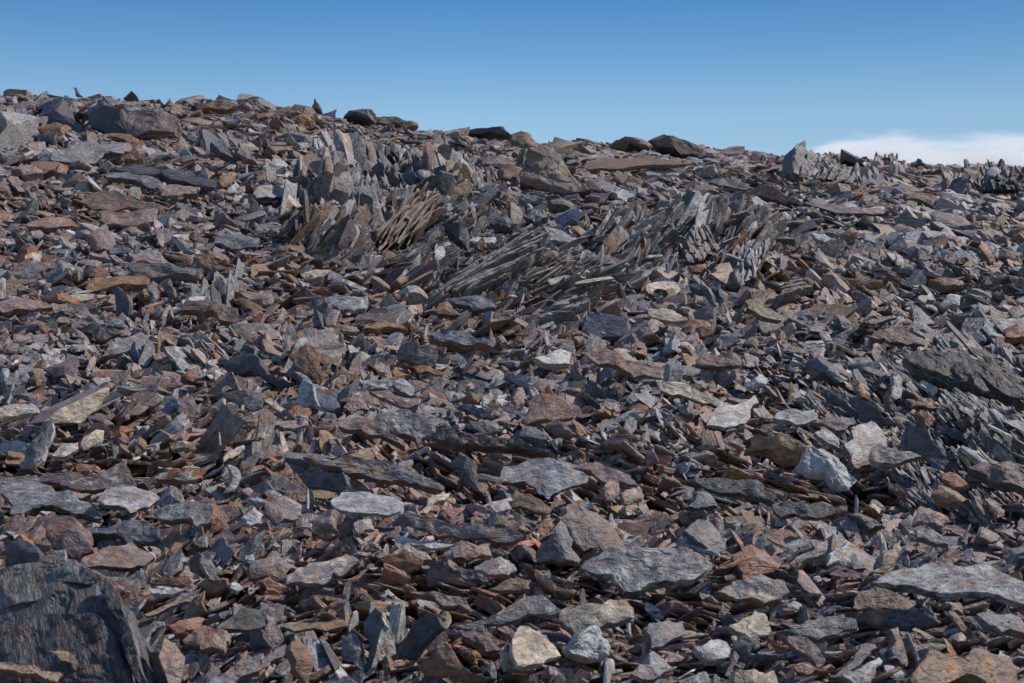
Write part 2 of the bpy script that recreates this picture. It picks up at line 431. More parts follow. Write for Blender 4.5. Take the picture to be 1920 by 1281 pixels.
# one traced stone per line:
# crop | outline (crop pixels) | facing | thickness (crop pixels) | colour | side colour | patch colour | patch share | lichen | kind | label | short
# facing f:angle:n means an outcrop split into n layers running at that angle
STONES = '''
A|0,215 140,205 225,220 228,270 205,345 140,380 0,385|mr|240|lg|-|pk|.3|.25|b|large pale grey rounded boulder under the crest with a bright rough face|pale rounded boulder
A|150,178 270,160 345,225 440,300 430,330 225,330 230,215|ml|160|dk|-|bl|.3|.0|b|jagged dark boulder with a toothed top beside the pale rounded boulder|jagged dark boulder
A|430,255 500,195 560,185 605,210 665,335 640,370 560,365 480,320|fl|200|dk|-|pu|.2|.0|b|blackish angular boulder standing tallest just under the crest|blackish crest boulder
A|210,350 260,318 330,312 405,340 350,390 250,385|m|60|oc|br|br|.4|.0|b|domed ochre brown stone lying below the jagged dark boulder|domed ochre stone
A|690,290 760,262 960,280 1040,340 980,375 760,390 700,360|m|70|pu|-|lg|.35|.1|s|broad smooth mauve slab beside the blackish crest boulder|broad mauve slab
A|1025,285 1080,280 1200,305 1215,320 1080,330 1040,325|tr|45|pu|oc|oc|.5|.0|b|squared block with an orange end at the tip of the broad mauve slab|-
A|405,125 425,130 462,182 425,180|fl|20|gy|-|br|.2|.0|u|small curved horn of grey stone poking up alone above the crest|curved horn stone
A|675,185 715,148 762,192 720,198|fl|40|dk|-|br|.2|.0|u|small dark pyramid stone on the crest near the curved horn stone|-
A|927,230 948,185 978,222 960,242 935,242|f|30|br|-|pk|.3|.0|u|little brown pointed stone breaking the skyline between two dark pyramids|-
A|1740,256 1772,190 1812,264 1775,268|f|40|dk|-|gy|.2|.0|u|sharp dark spike standing on the crest beside the orange block|sharp dark crest spike
A|1685,275 1720,262 1790,330 1740,340 1685,310|fr|50|or|-|oc|.3|.0|b|bright orange block just under the sharp dark crest spike|orange crest block
A|1100,225 1190,205 1280,198 1365,240 1240,258 1110,252|m|60|br|-|gy|.4|.1|s|long low brown slab capping the crest between the pointed stones|-
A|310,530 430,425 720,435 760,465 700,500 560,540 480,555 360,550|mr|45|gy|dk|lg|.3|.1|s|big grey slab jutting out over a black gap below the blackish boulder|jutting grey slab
A|640,585 780,560 860,575 1100,610 1230,660 1215,690 1080,650 900,620 760,620|t|40|dk|-|gy|.3|.0|s|long ragged dark slab with an undercut edge and a black gap|ragged dark slab
A|600,620 720,600 850,625 930,680 850,692 700,642|t|35|gy|dk|lg|.3|.1|s|thin curved grey slab lying under the ragged dark slab|-
A|885,700 930,680 1120,685 1130,720 1000,742 890,737|t|45|pk|pu|pu|.4|.1|s|blunt log shaped mauve stone resting level below the ragged dark slab|-
A|465,775 560,710 700,720 920,810 860,832 640,830 530,820|m|30|pu|-|oc|.5|.0|s|wide reddish brown slab with a tan stained edge lying on a pink block|wide reddish slab
A|530,830 660,835 880,815 870,870 780,915 700,905 560,880|m|40|pk|-|oc|.35|.15|s|pale pink block with an orange corner under the wide reddish slab|pale pink block
A|150,880 220,850 400,865 430,910 300,922 150,912|t|40|pk|pu|or|.45|.0|s|pinkish slab with a bright orange tip beside the pale pink block|-
A|1165,965 1290,950 1460,985 1440,1020 1350,1030 1180,1005|t|40|gy|dk|bl|.3|.0|s|flat blue grey slab with a square end and shadow below it|-
A|730,1060 830,1035 930,1070 960,1110 880,1122 740,1122|m|40|lg|-|ru|.45|.2|b|light grey block with rusty stain sitting on the dark log slab|-
A|740,1130 900,1125 1130,1145 1120,1192 900,1205 755,1195|m|60|gy|-|pu|.5|.0|s|dark log shaped slab lying level above the banded ochre slab|dark log slab
A|460,1220 560,1185 640,1195 850,1195 830,1235 600,1262 470,1272|t|28|oc|br|or|.5|.0|s|wavy banded ochre slab lying in front of the dark log slab|banded ochre slab
A|1085,1090 1200,1070 1270,1140 1200,1160 1090,1130|m|35|br|-|pu|.4|.0|s|brown square slab propped beside the end of the dark log slab|-
A|1285,690 1330,650 1360,690 1330,725 1290,720|fr|40|wh|-|lg|.4|.1|c|small white cube of stone among the dark tilted slabs|-
A|1690,1175 1760,1145 1850,1150 1830,1195 1720,1210|m|40|cr|-|oc|.35|.0|c|plump cream stone lying below the upright grey blades|plump cream stone
A|1430,720 1550,670 1640,690 1620,740 1540,755 1440,750|mr|40|lg|gy|pk|.4|.2|s|pale bulging slab with mauve stain at the foot of the dark tilted slabs|-
A|600,385 640,385 785,440 780,455 680,420|t|18|oc|br|or|.4|.0|c|narrow orange sliver lying along the back edge of the jutting grey slab|-
A|1005,400 1045,420 1060,500 1020,502|fr|20|pu|-|gy|.3|.0|u|upright mauve plank of stone among pale rubble under the crest|-
A|1185,430 1250,420 1355,510 1320,530 1240,500|tr|40|dk|-|gy|.3|.0|s|dark tilted slab sloping down beside the upright mauve plank|-
A|1325,455 1390,480 1440,550 1390,532|tr|35|pu|-|dk|.4|.0|s|brown tilted plate lying on the dark tilted slab|-
A|500,960 600,890 650,930 660,1010 630,1060 540,1040|fr|60|pu|-|lg|.35|.1|u|broad upright mauve blade standing in front of the pale pink block|broad mauve blade
A|880,1015 915,945 925,1022|fr|25|cr|-|pk|.4|.0|u|small pale triangular shard standing among dark chips|-
A|60,588 150,560 265,585 265,622 160,625|t|45|pk|-|or|.3|.0|s|salmon tinted slab lying at the edge of the frame below the jutting slab|-
A|175,392 250,375 320,420 300,450 200,422|ml|40|dk|-|gy|.3|.0|b|black stone lying in the hollow below the domed ochre stone|-
B|0,245 40,255 95,220 130,222 145,278 80,285 40,300 0,300|fl|120|dk|-|pu|.3|.0|b|dark humped boulder on the crest with two rounded tops|dark humped boulder
B|50,315 150,282 330,287 420,325 425,347 300,330 150,325|m|50|br|-|gy|.5|.1|s|flat brown slab on the skyline in front of the dark humped boulder|-
B|700,372 780,350 860,348 930,385 900,402 800,390|fl|80|dk|-|br|.3|.0|s|black jagged ledge stone on the crest above the mauve boulder|-
B|945,392 1000,375 1065,390 1120,437 1100,452 930,418|t|60|br|-|pu|.4|.0|s|brown slab dipping along the crest beside the black jagged ledge stone|-
B|1480,432 1520,405 1600,400 1640,388 1710,430 1690,465 1560,467 1500,452|fl|100|br|-|dk|.5|.0|b|low brown crest rock next to the larger domed dark rock|-
B|1730,430 1800,375 1910,395 1980,420 1990,460 1900,497 1760,472|fl|140|br|-|dk|.6|.0|b|large domed dark brown rock standing out on the middle of the skyline|domed dark crest rock
B|1005,660 1010,590 1050,470 1130,450 1190,470 1240,520 1330,640 1420,700 1300,722 1100,692/1040,560 1055,470 1130,450 1190,468 1235,520 1225,590 1130,600/1010,660 1015,600 1130,605 1240,590 1330,640 1400,700 1300,720 1100,692|f|150|pu|-|br|.5|.35|b|largest mauve boulder on the upper slope with a broken top and a lichened foot|big mauve boulder
B|975,552 990,490 1018,455 1030,500 1020,572|fl|40|gn|-|dk|.4|.0|u|thin dark green fin of stone leaning on the big mauve boulder|-
B|860,580 940,555 1015,575 1005,610 940,635 900,630|m|70|br|-|gy|.4|.1|b|smooth rounded brown stone lying against the big mauve boulder|-
B|750,522 880,515 980,542 900,562 800,562|t|35|pu|-|lg|.4|.1|s|flat mauve slab behind the smooth rounded brown stone|-
B|190,940 330,800 430,680 555,680 545,750 500,870 420,960 330,1000 200,1000|mr:48:13|160|br|gy|gy|.5|.1|o|rust brown slate outcrop of thin leaves fanning up out of the scree|rust brown slate outcrop
B|560,1240 700,1130 860,1040 1000,940 1070,890 1150,930 1160,980 1060,1060 900,1170 700,1270 560,1281|m:39:9|120|lg|dk|gy|.5|.1|o|long grey outcrop of stacked parallel slate beds like weathered driftwood|driftwood grey outcrop
B|1150,932 1250,935 1360,980 1350,1005 1200,985 1150,990|t|40|lg|-|pk|.3|.15|s|pale weathered slab reaching out from the top of the driftwood grey outcrop|-
B|560,905 650,880 710,950 690,1020 620,1000|fl|60|dk|-|pu|.4|.0|u|large dark upright block between the two slate outcrops|-
B|850,860 930,825 965,850 960,930 860,932|f|50|dk|-|bl|.4|.0|u|blue black standing slab with a square foot behind the driftwood outcrop|-
B|955,780 1020,785 1020,870 970,902|fr|50|pu|-|br|.3|.0|u|mauve standing block touching the blue black standing slab|-
B|1020,832 1140,820 1160,860 1080,882 1030,862|m|50|gy|-|dk|.3|.0|s|grey brick shaped stone lying beside the mauve standing block|-
B|700,988 740,965 865,970 860,995 730,1005|t|30|wh|-|lg|.3|.1|c|white bar of stone lying in front of the large dark upright block|-
B|740,1022 790,970 820,1030 790,1050|f|40|br|-|oc|.4|.0|c|brown nugget wedged beneath the white bar|-
B|1400,987 1450,957 1520,950 1520,982 1450,1002|m|40|br|-|oc|.4|.0|c|rounded tan brown cobble right of the pale weathered slab|-
B|525,1112 570,1020 585,1060 580,1140 545,1152|fr|30|wh|-|lg|.3|.5|u|black speckled white shard standing among grey leaves|-
B|1520,712 1600,700 1680,740 1600,772 1550,752|t|30|wh|-|lg|.5|.6|s|white speckled slab below the foot of the big mauve boulder|-
B|1665,602 1780,580 1900,600 1880,625 1700,622|t|25|lg|-|wh|.4|.1|s|pale flat sheet of bedrock showing on the upper slope|-
B|1330,560 1500,520 1700,518 1900,560 1650,585 1400,590|t|25|br|-|pu|.4|.1|s|broad tan sheet of bedrock beside the big mauve boulder|-
B|160,590 210,540 230,620 200,650|fl|25|bl|-|dk|.4|.0|u|dark slate tooth at the upper end of the row of teeth|-
B|250,640 290,570 330,650 300,690|fl|25|dk|-|bl|.4|.0|u|squat slate tooth second in the dark row|-
B|340,610 380,560 430,640 400,680 350,660|fl|25|bl|-|gy|.3|.0|u|broad blue slate tooth with a pale edge in the dark row|-
B|440,660 460,590 530,640 530,690 480,690|fl|25|bl|-|dk|.4|.0|u|tall blue black slate tooth in the middle of the dark row|-
B|545,660 560,640 640,720 600,745|fl|25|dk|-|bl|.4|.0|u|slanting slate tooth just behind the rust brown outcrop top|-
B|650,660 700,640 740,720 750,770 700,740|fl|25|bl|-|dk|.4|.0|u|wide fluted slate tooth toward the lower end of the dark row|-
B|760,700 790,690 820,770 780,780|fl|25|bl|-|gy|.4|.0|u|narrow blue slate tooth ending the dark row|-
B|170,650 190,610 222,690 180,700|fr|20|pk|-|pu|.3|.0|u|pinkish upright leaf standing before the dark row of teeth|-
C|612,360 622,280 638,225 660,200 685,180 697,215 715,222 740,230 758,290 740,370 700,410 640,390/625,370 640,240 668,205 690,183 695,250 680,330 660,390/690,380 700,260 735,230 757,290 738,365 700,405/655,395 675,300 700,290 712,400|fr|120|gy|dk|dk|.4|.1|o|tall splintered slate pinnacle standing up against the sky and cloud|splintered slate pinnacle
C|865,282 875,240 905,225 960,265 1010,280 1025,312 960,312 880,307|fl|100|dk|-|gy|.2|.0|b|dark smooth rock leaning on the skyline in front of the cloud|dark leaning skyline rock
C|1305,332 1310,290 1345,288 1345,320 1380,332|fl|40|dk|-|pu|.3|.0|u|small square dark stump standing alone on the far skyline|-
C|760,400 790,345 850,330 900,345 985,318 985,385 960,430 850,402/765,398 800,328 818,345 800,400/815,405 862,320 880,335 850,408/865,410 905,338 925,350 900,420/915,425 985,310 995,340 960,430|fr|90|gy|dk|dk|.5|.1|o|slanting stack of thin grey slate leaves below the dark leaning skyline rock|slanting leaf stack
C|360,470 480,425 640,485 645,520 570,542 420,502|fl|120|br|-|pk|.45|.0|b|long pinkish brown block with a shaded end on the upper slope|long pinkish block
C|150,422 220,385 330,400 400,440 350,462 200,442|t|45|dk|-|pu|.4|.0|s|dark flat slab lying just above the long pinkish block|-
C|700,532 820,530 1160,570 1165,600 950,605 850,592|t|28|pu|dk|lg|.4|.1|s|wide thin mauve table slab propped on a brown stone|mauve table slab
C|725,707 800,710 890,750 800,757 735,737|t|30|wh|-|lg|.4|.1|s|white flat slab lying by itself on the brown rubble|white flat slab
C|985,637 1020,607 1075,640 1060,662|f|50|br|-|oc|.3|.0|b|round brown stone holding up the front of the mauve table slab|-
C|150,942 200,880 275,850 285,920 325,970 300,1000 220,972|mr|40|pk|-|pu|.2|.1|u|pink gritty upright slab leaning beside a fan of slate leaves|pink gritty slab
C|30,882 130,870 140,900 60,922|m|40|ru|-|pk|.4|.0|b|red brown brick shaped stone next to the pink gritty slab|-
C|290,960 320,860 390,790 480,740 490,790 440,870 400,960 330,1000|mr:56:6|90|lg|dk|gy|.5|.1|o|fan of pale slate leaves leaning away from the pink gritty slab|fan of slate leaves
C|10,860 30,720 60,660 140,660 180,760 120,860 60,870|mr:75:5|90|gy|br|br|.4|.1|o|rough upright clump of brown grey slate above the red brown brick|-
C|1670,782 1700,755 1785,890 1762,892|fr|25|ru|-|or|.3|.0|u|rust orange plank of stone leaning on a darker plate|rust orange plank
C|1655,802 1745,880 1730,892 1660,842|fl|25|dk|-|br|.4|.0|u|dark brown plate supporting the rust orange plank|-
C|1270,832 1330,785 1410,830 1390,850 1290,857|m|70|dk|-|gy|.3|.0|b|dark hipped boulder shaped like a roof among the far rubble|-
C|1385,972 1440,945 1530,955 1580,990 1480,1005|t|40|br|-|gn|.4|.0|s|olive brown flat slab lying level beyond the white wedges|olive brown slab
C|30,987 100,990 185,1110 165,1140 80,1050|fl|40|dk|-|bl|.4|.0|u|long dark slab sloping down below the pink gritty slab|-
C|150,990 190,960 225,1080 200,1110 160,1040|fl|30|bl|-|dk|.4|.0|u|blunt blue black post beside the long dark sloping slab|-
C|355,1080 400,1060 560,1180 570,1210 450,1182 370,1122|mr|40|gn|-|oc|.5|.1|s|mossy olive slab sloping down with ochre stain|mossy olive slab
C|1690,470 1700,400 1760,380 1800,400 1850,385 1910,370 1940,470|f:92:5|90|dk|bl|bl|.4|.0|o|dark comb of upright slate columns at the far edge of the slope|dark slate comb
C|1320,1072 1400,1025 1415,1090 1370,1100|mr|30|lg|-|cr|.4|.1|c|pale grey wedge below the olive brown slab|-
C|1440,1102 1480,1070 1570,1060 1560,1110 1480,1122|m|40|wh|-|lg|.4|.5|b|white speckled chunk near the pale grey wedge|-
C|650,1002 690,985 735,1010 700,1042|m|35|pk|-|or|.3|.0|c|salmon pink round edged chip on layered grey slate|-
C|1680,692 1740,665 1810,700 1800,725 1720,737|t|35|pk|-|lg|.3|.1|s|pale pink flat slab near the edge beyond the rust orange plank|-
C|1225,482 1300,475 1440,520 1430,540 1240,512|t|45|br|-|oc|.4|.0|s|long orange brown beam of stone beyond the mauve table slab|-
C|560,1000 640,955 730,1000 640,1040 540,1070|t:25:6|60|gy|br|br|.4|.1|o|small flat book of layered slate under the salmon pink chip|-
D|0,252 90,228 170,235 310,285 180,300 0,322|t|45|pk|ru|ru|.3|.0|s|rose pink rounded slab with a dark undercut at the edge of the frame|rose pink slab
D|262,930 345,858 608,738 632,752 560,850 452,945|.85;-.50;.12|170|cr|pu|oc|.15|.0|s|thick wedge slab with a mauve top and a cream banded side|cream sided wedge
D|0,850 215,848 218,880 100,907 0,920|m|40|cr|-|wh|.5|.0|s|flat cream slab at the edge of the frame beside the wedge slab|flat cream slab
D|1015,240 1100,240 1340,290 1410,360 1330,372 1200,310 1015,290|m|55|pu|br|br|.4|.1|s|long brown beam sloping down across the rubble|long brown beam
D|620,190 700,180 720,230 690,330 625,332|fl|60|dk|-|bl|.4|.0|u|dark splintered stump standing below the banded ochre slab|dark splintered stump
D|830,150 870,135 890,190 880,300 840,272|fr|35|gy|-|br|.4|.1|u|tall grey shard standing between the dark stump and the brown beam|-
D|895,140 940,118 975,170 985,240 950,242|fl|40|pu|-|ru|.3|.0|u|upright mauve shard with a rusty shoulder touching the tall grey shard|-
D|370,237 480,205 600,215 560,235 450,257|t|25|cr|-|or|.35|.0|s|cream flake with an orange rim below the banded ochre slab|-
D|460,400 560,380 700,430 640,450 540,472|m|40|dk|-|bl|.3|.1|s|dark ragged flat stone beside the grey hump|-
D|600,540 700,440 800,410 885,460 800,500 680,545|mr|50|gy|-|lg|.4|.1|b|grey humped stone with a split down its middle|-
D|80,432 175,415 215,450 210,490 100,492|fr|50|pk|-|lg|.45|.1|b|pink and white block standing near the edge below the rose pink slab|-
D|250,620 330,560 400,545 460,630 420,670 300,662|m|50|pu|-|ru|.3|.0|b|mauve brown block with a flat face above the cream sided wedge|-
D|1210,600 1280,560 1370,535 1480,600 1590,690 1500,700 1390,642 1250,652|fl|80|dk|-|gn|.3|.0|b|arched dark slab with a black hollow beneath it|arched dark slab
D|1610,532 1720,460 1800,530 1780,700 1700,652 1620,612|f|90|br|-|or|.45|.0|b|cracked standing block with an orange stained cap|orange capped block
D|1640,830 1665,740 1700,690 1850,890 1700,862|fl|40|lg|-|wh|.4|.5|u|light grey speckled triangular blade standing beside a white stick|light triangular blade
D|1670,655 1760,730 1860,740 1840,760 1740,752|m|20|wh|-|lg|.4|.1|c|bent white stick of stone on top of the light triangular blade|-
D|1265,812 1390,870 1380,895 1290,850|m|20|or|-|ru|.4|.0|c|burnt orange bar lying in front of the dark plate|-
D|1480,795 1530,800 1600,855 1580,872|t|22|cr|-|oc|.2|.0|c|cream finger of stone beside the light triangular blade|-
D|1250,760 1330,750 1440,755 1480,850 1400,860 1290,812|f|50|gy|-|br|.4|.1|b|grey brown plate standing above the burnt orange bar|-
D|1445,950 1540,920 1720,920 1730,945 1600,970|t|25|pk|lg|lg|.4|.2|s|long pale slab with a pink crust under the light triangular blade|-
D|890,860 960,760 1000,790 970,860 930,932|fl|40|bl|-|gy|.4|.1|u|oval blue grey leaf standing up beside a tan lump|-
D|70,1190 140,1080 240,940 300,950 290,1010 190,1160|ml|55|gy|lg|lg|.35|.1|u|grey leaning slab with a rounded top in front of the flat cream slab|grey leaning slab
D|440,1052 500,990 585,980 570,1060 480,1082|fr|50|cr|-|gy|.4|.0|b|tan cream nugget right behind a pale lump|-
D|270,1102 330,1050 440,1040 440,1080 360,1132|mr|50|lg|-|wh|.4|.3|b|pale lump of stone touching the grey leaning slab|-
D|1240,1142 1290,1090 1370,1055 1375,1085 1310,1140 1250,1172|mr|45|cr|gy|gy|.4|.1|c|tan bar leaning up out of pale chips|-
D|950,1042 1090,1035 1100,1075 970,1087|m|40|oc|-|lg|.4|.1|b|ochre topped square stone near the tan bar|-
D|870,1212 970,1185 1140,1195 1130,1240 1000,1272 870,1242|m|45|ru|-|lg|.5|.1|s|stone half pale grey and half rusty brown above the big flat slabs|-
D|880,412 960,390 1005,410 960,440 890,432|m|30|pk|-|ru|.3|.0|c|rounded salmon chip above the arched dark slab|-
D|1745,222 1815,215 1815,400 1750,402|fl|60|dk|-|bl|.4|.0|u|blue black upright post against a speckled pale block|blue black post
D|1820,207 1920,200 2060,225 2065,290 1900,302 1830,262|m|60|lg|-|wh|.4|.6|b|speckled pale block lying behind the blue black post|speckled pale block
D|400,1152 540,1165 500,1200 430,1202|t|35|ru|-|pk|.4|.0|c|brick red flat chip above the big grey flat slab|-
E|485,432 560,412 700,412 835,470 830,490 555,480 490,452|m|70|bl|oc|lg|.35|.1|s|squared slab with a blue grey top and an ochre front edge|ochre fronted slab
E|410,622 500,615 585,660 540,672 430,657|m|22|or|br|oc|.4|.0|c|bright orange lozenge below the ochre fronted slab|orange lozenge
E|600,247 700,215 840,240 855,280 780,305 700,280 640,267|m|40|bl|dk|gy|.4|.0|s|dark blue grey slab below the driftwood grey outcrop|dark blue slab
E|520,312 595,240 670,325 600,332|f|50|br|-|oc|.4|.0|b|brown roof shaped stone next to the dark blue slab|-
E|340,352 380,265 430,270 440,320 400,367|fr|50|cr|-|br|.5|.0|u|tan upright stone left of the brown roof shaped stone|-
E|115,397 200,370 370,385 365,407 200,417 120,415|t|35|oc|br|br|.4|.0|s|straight ochre beam of stone lying level below the tan upright stone|-
E|0,392 100,385 115,420 60,427 0,415|t|30|pk|-|ru|.3|.0|s|pink flat slab touching the end of the straight ochre beam|-
E|310,572 360,460 440,490 520,500 525,600 410,612|f|80|pu|-|lg|.4|.0|b|large mauve angular block above the orange lozenge|-
E|1110,557 1200,518 1310,530 1310,600 1250,607|mr|60|wh|-|cr|.4|.1|b|white rounded block with faint tan veins in the middle of the slope|white rounded block
E|1380,542 1480,505 1600,570 1800,620 1790,672 1650,680 1560,640 1440,602|m|45|pk|pu|ru|.4|.15|s|long pink and grey slab with a red corner beside the white rounded block|long pink slab
E|1710,292 1800,290 1920,330 1940,360 1850,372|t|30|cr|-|oc|.4|.1|s|cream slab with tan blotches on the middle slope|-
E|1790,705 1860,695 2070,770 2195,835 2150,852 1990,815 1860,782|m|32|cr|br|oc|.25|.0|s|long cream tapering slab pointing down the slope|long cream slab
E|1045,800 1110,745 1180,780 1330,850 1260,905 1150,922 1040,922|m|60|pk|-|or|.5|.1|b|pale buff boulder with an orange lower face|buff orange boulder
E|80,690 180,668 290,700 250,750 120,742|m|40|lg|-|wh|.3|.2|s|pale grey smooth slab beside a speckled grey stone|-
E|300,702 350,675 420,740 420,785 330,762|mr|45|gy|-|lg|.4|.3|b|speckled grey five sided stone|-
E|170,762 260,738 440,800 460,830 400,850 250,812|m|35|pk|-|cr|.4|.1|s|buff pink slab lying above the great grey plate|-
E|180,882 300,860 460,890 570,910 560,1000 430,1042 300,1000 200,950|m|60|gy|pu|lg|.4|.15|s|great grey plate broken along its front in the centre of the slope|great grey plate
E|0,922 130,890 200,920 280,990 360,1030 340,1060 150,1012 0,962|m|50|pk|pu|pu|.5|.1|s|pink mauve plate running out beneath the great grey plate|-
E|565,972 700,985 930,1010 1060,1060 1110,1085 1080,1100 900,1082 700,1052 570,1032|f|110|dk|-|pu|.45|.0|s|long dark layered bar lying below three dark flat stones|long dark bar
E|720,925 800,915 920,985 870,992 740,972|m|35|dk|-|bl|.4|.0|s|dark lozenge slab resting on the long dark bar|-
E|650,852 720,820 880,905 850,915 740,890|ml|35|bl|-|dk|.4|.0|s|blue black slab tilted behind the dark lozenge slab|-
E|1150,942 1300,925 1330,1000 1200,1002|f|60|pu|-|ru|.4|.0|b|mauve squared block below the buff orange boulder|-
E|1300,925 1325,930 1388,1005 1345,1007|fr|20|oc|-|or|.3|.0|c|straight orange yellow splinter on the corner of the mauve squared block|-
E|20,842 115,750 160,870 60,882|fr|40|pu|-|lg|.3|.2|u|small mauve sail shaped stone at the head of the great grey plate|-
E|1280,662 1310,590 1370,680 1300,692|fl|35|pu|-|br|.3|.0|u|dark brown fang shaped stone under the long pink slab|-
E|650,802 720,755 800,760 790,830 700,842|f|50|br|-|gn|.3|.1|b|mottled brown rounded block above the tilted blue black slab|-
E|960,790 990,740 1045,770 1040,850 980,887|fr|50|pk|-|gy|.4|.0|b|pink sided upright block beside the buff orange boulder|-
E|800,842 840,765 855,790 820,847|fr|20|wh|-|oc|.3|.0|c|cream leaf chip standing by the mottled brown block|-
E|875,835 925,770 945,780 910,842|fr|20|wh|-|cr|.3|.0|c|whitish square tipped chip standing by the pink sided block|-
E|1350,722 1420,690 1490,760 1450,790 1380,772|fl|60|dk|-|bl|.4|.0|b|dark angular stone below the long pink slab|-
E|1060,345 1200,262 1400,215 1410,252 1280,302 1100,365|m:14:5|70|lg|gy|gy|.5|.1|o|pale grained slate beds lying low like a split log|split log slate
E|1670,1150 1740,1070 1775,1150 1720,1172|fl|50|pu|-|dk|.4|.0|b|dark mauve cube edge on above the bluish plate|-
F|1065,452 1150,395 1250,395 1380,455 1360,495 1200,497|m|40|br|dk|gy|.5|.1|s|broad brown grey slab with a black shadow under its front|broad brown grey slab
F|1240,545 1330,525 1590,550 1700,600 1900,690 1950,740 1940,810 1720,740 1600,702 1480,680 1300,600/1240,545 1330,525 1590,550 1570,640 1490,672 1300,600/1480,560 1590,552 1660,600 1640,700 1560,680/1580,560 1690,600 1800,660 1925,740 1940,810 1800,770 1700,690 1600,640/1615,640 1660,670 1730,760 1700,770 1640,735/1690,560 1740,570 1900,680 1890,720 1760,640|-.10;-.62;.75|110|dk|bl|br|.35|.1|o|long dark blue slate ridge with broken upright plates and rusty stain|dark slate ridge
F|680,600 720,570 830,580 910,680 860,697 690,672|fl|110|bl|-|dk|.4|.0|b|smooth dark blue boulder with a sunlit slanting edge|smooth blue boulder
F|770,762 850,750 930,820 1050,910 940,902|fl|40|dk|-|bl|.3|.0|u|dark jagged plate tilted in front of a longer dark plate|-
F|905,757 1000,790 1185,950 1120,952 960,852|fl|40|dk|-|bl|.3|.0|u|long black plate with a bright upper edge slanting down the slope|long black plate
F|640,1152 720,1070 860,1080 970,1160 980,1200 900,1262 700,1202|m|110|pk|-|wh|.6|.9|b|knobbly whitish outcrop crusted with black lichen|white crusted outcrop
F|370,1082 400,1000 560,990 720,1060 690,1150 600,1142 480,1082|f|110|br|-|oc|.5|.2|b|tan and ochre blocky rock beside the white crusted outcrop|ochre blocky rock
F|915,1052 985,940 1070,920 1150,1000 1160,1060 1040,1150 960,1162|mr|80|lg|pu|pk|.4|.2|b|big upright pinkish grey slab with pale grain behind the layered stone|pinkish grey slab
F|1190,1042 1250,925 1400,1020 1520,1130 1500,1200 1330,1130 1230,1082|fl|70|dk|-|bl|.4|.0|b|large charcoal triangular plate next to the pinkish grey slab|charcoal triangle
F|175,922 280,830 400,785 440,820 400,890 310,937|mr|45|lg|-|wh|.4|.1|b|pale grey angular slab below the long cream slab|-
F|1070,1152 1110,1050 1180,1075 1330,1120 1240,1175 1120,1172|m|50|gy|lg|pk|.4|.1|s|grey layered stone overhanging a black hollow before the charcoal triangle|-
F|510,902 560,850 740,860 760,890 640,945 540,922|t|30|lg|-|bl|.4|.2|s|light flat slab lying above the ochre blocky rock|-
F|740,932 850,890 960,900 990,940 860,992|m|40|gy|-|pk|.5|.1|s|grey slab stained pink next to the light flat slab|-
F|735,985 800,960 880,1030 920,1110 830,1062|mr|35|gy|-|lg|.4|.1|s|smooth grey plank sloping under the stained pink slab|-
F|1120,967 1220,960 1210,1000 1140,1002|fr|40|oc|-|cr|.5|.0|c|straw yellow nugget wedged between the pinkish slab and charcoal triangle|-
F|1120,792 1170,740 1200,830 1195,887 1130,872|fl|25|br|-|ru|.4|.0|u|thin brown plate standing edge on|-
F|985,752 1010,705 1070,770 1060,802 1010,792|fr|50|or|-|lg|.5|.0|b|orange tipped pale stone leaning above the long black plate|-
F|1165,782 1190,670 1225,665 1240,770 1200,822|fr|40|lg|-|pk|.4|.1|u|pale pointed shard rising behind the thin brown plate|-
F|380,692 450,640 510,690 470,730 400,732|fr|60|wh|-|lg|.4|.3|b|white cracked cube behind the long cream slab|-
F|80,602 150,545 300,540 340,590 200,622|m|45|pu|-|ru|.4|.1|s|plum coloured slab behind the white cracked cube|-
F|1800,402 1860,360 1960,380 1960,460 1820,452|m|60|ru|-|oc|.4|.1|b|rusty orange hump at the edge above the dark slate ridge|-
F|1310,872 1390,860 1440,910 1380,972 1320,932|f|40|ru|-|dk|.3|.0|b|dark rust brown pointed plate below the pale pointed shard|-
F|1260,802 1400,795 1460,845 1400,852 1290,837|t|35|br|-|ru|.3|.0|s|chocolate brown slab lying flat below the slate ridge|-
F|1425,990 1450,925 1530,960 1620,1060 1560,1050|fl|35|dk|-|pu|.4|.0|u|dark mauve plate slanting beside the charcoal triangle|-
G|-60,660 140,590 400,565 490,620 600,690 690,830 740,960 780,1100 835,1300 -60,1300/-60,660 140,592 400,568 490,622 560,665 500,720 380,700 300,760 200,820 60,850 -60,880/-60,885 110,852 340,900 450,1075 550,1150 640,1290 -60,1290/340,895 520,900 640,1000 760,1290 650,1290 550,1145 455,1070/600,700 690,830 740,960 780,1100 830,1290 775,1290 700,1050 650,880 560,740|-.18;-.70;.68|330|dk|dk|bl|.35|.2|o|huge dark gnarled boulder of folded beds with pale veins in the bottom corner|huge gnarled boulder
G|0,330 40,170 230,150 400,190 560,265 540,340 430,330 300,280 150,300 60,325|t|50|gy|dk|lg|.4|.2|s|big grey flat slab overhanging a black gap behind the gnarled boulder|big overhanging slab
G|-30,110 250,90 480,110 660,60 700,20 730,100 810,165 700,190 480,200 360,180 230,140 -30,150|m|40|pu|br|lg|.4|.2|s|wide mauve brown slab lying behind the big overhanging slab|-
G|530,235 760,170 890,235 840,290 740,330 640,280|mr|45|lg|gy|gy|.4|.2|s|pale grey lozenge slab touching the big overhanging slab|-
G|860,300 900,260 1080,250 1200,255 1200,340 1100,390 950,370|m|60|gy|-|lg|.5|.2|s|blue grey grained slab next to the pale grey lozenge slab|-
G|100,457 150,435 250,550 255,600 190,592|fr|40|or|-|ru|.5|.0|u|vivid rust orange slab standing behind the gnarled boulder|-
G|0,480 110,470 180,590 0,640|fl|90|dk|-|gy|.3|.0|b|black stone next to the vivid rust orange slab|-
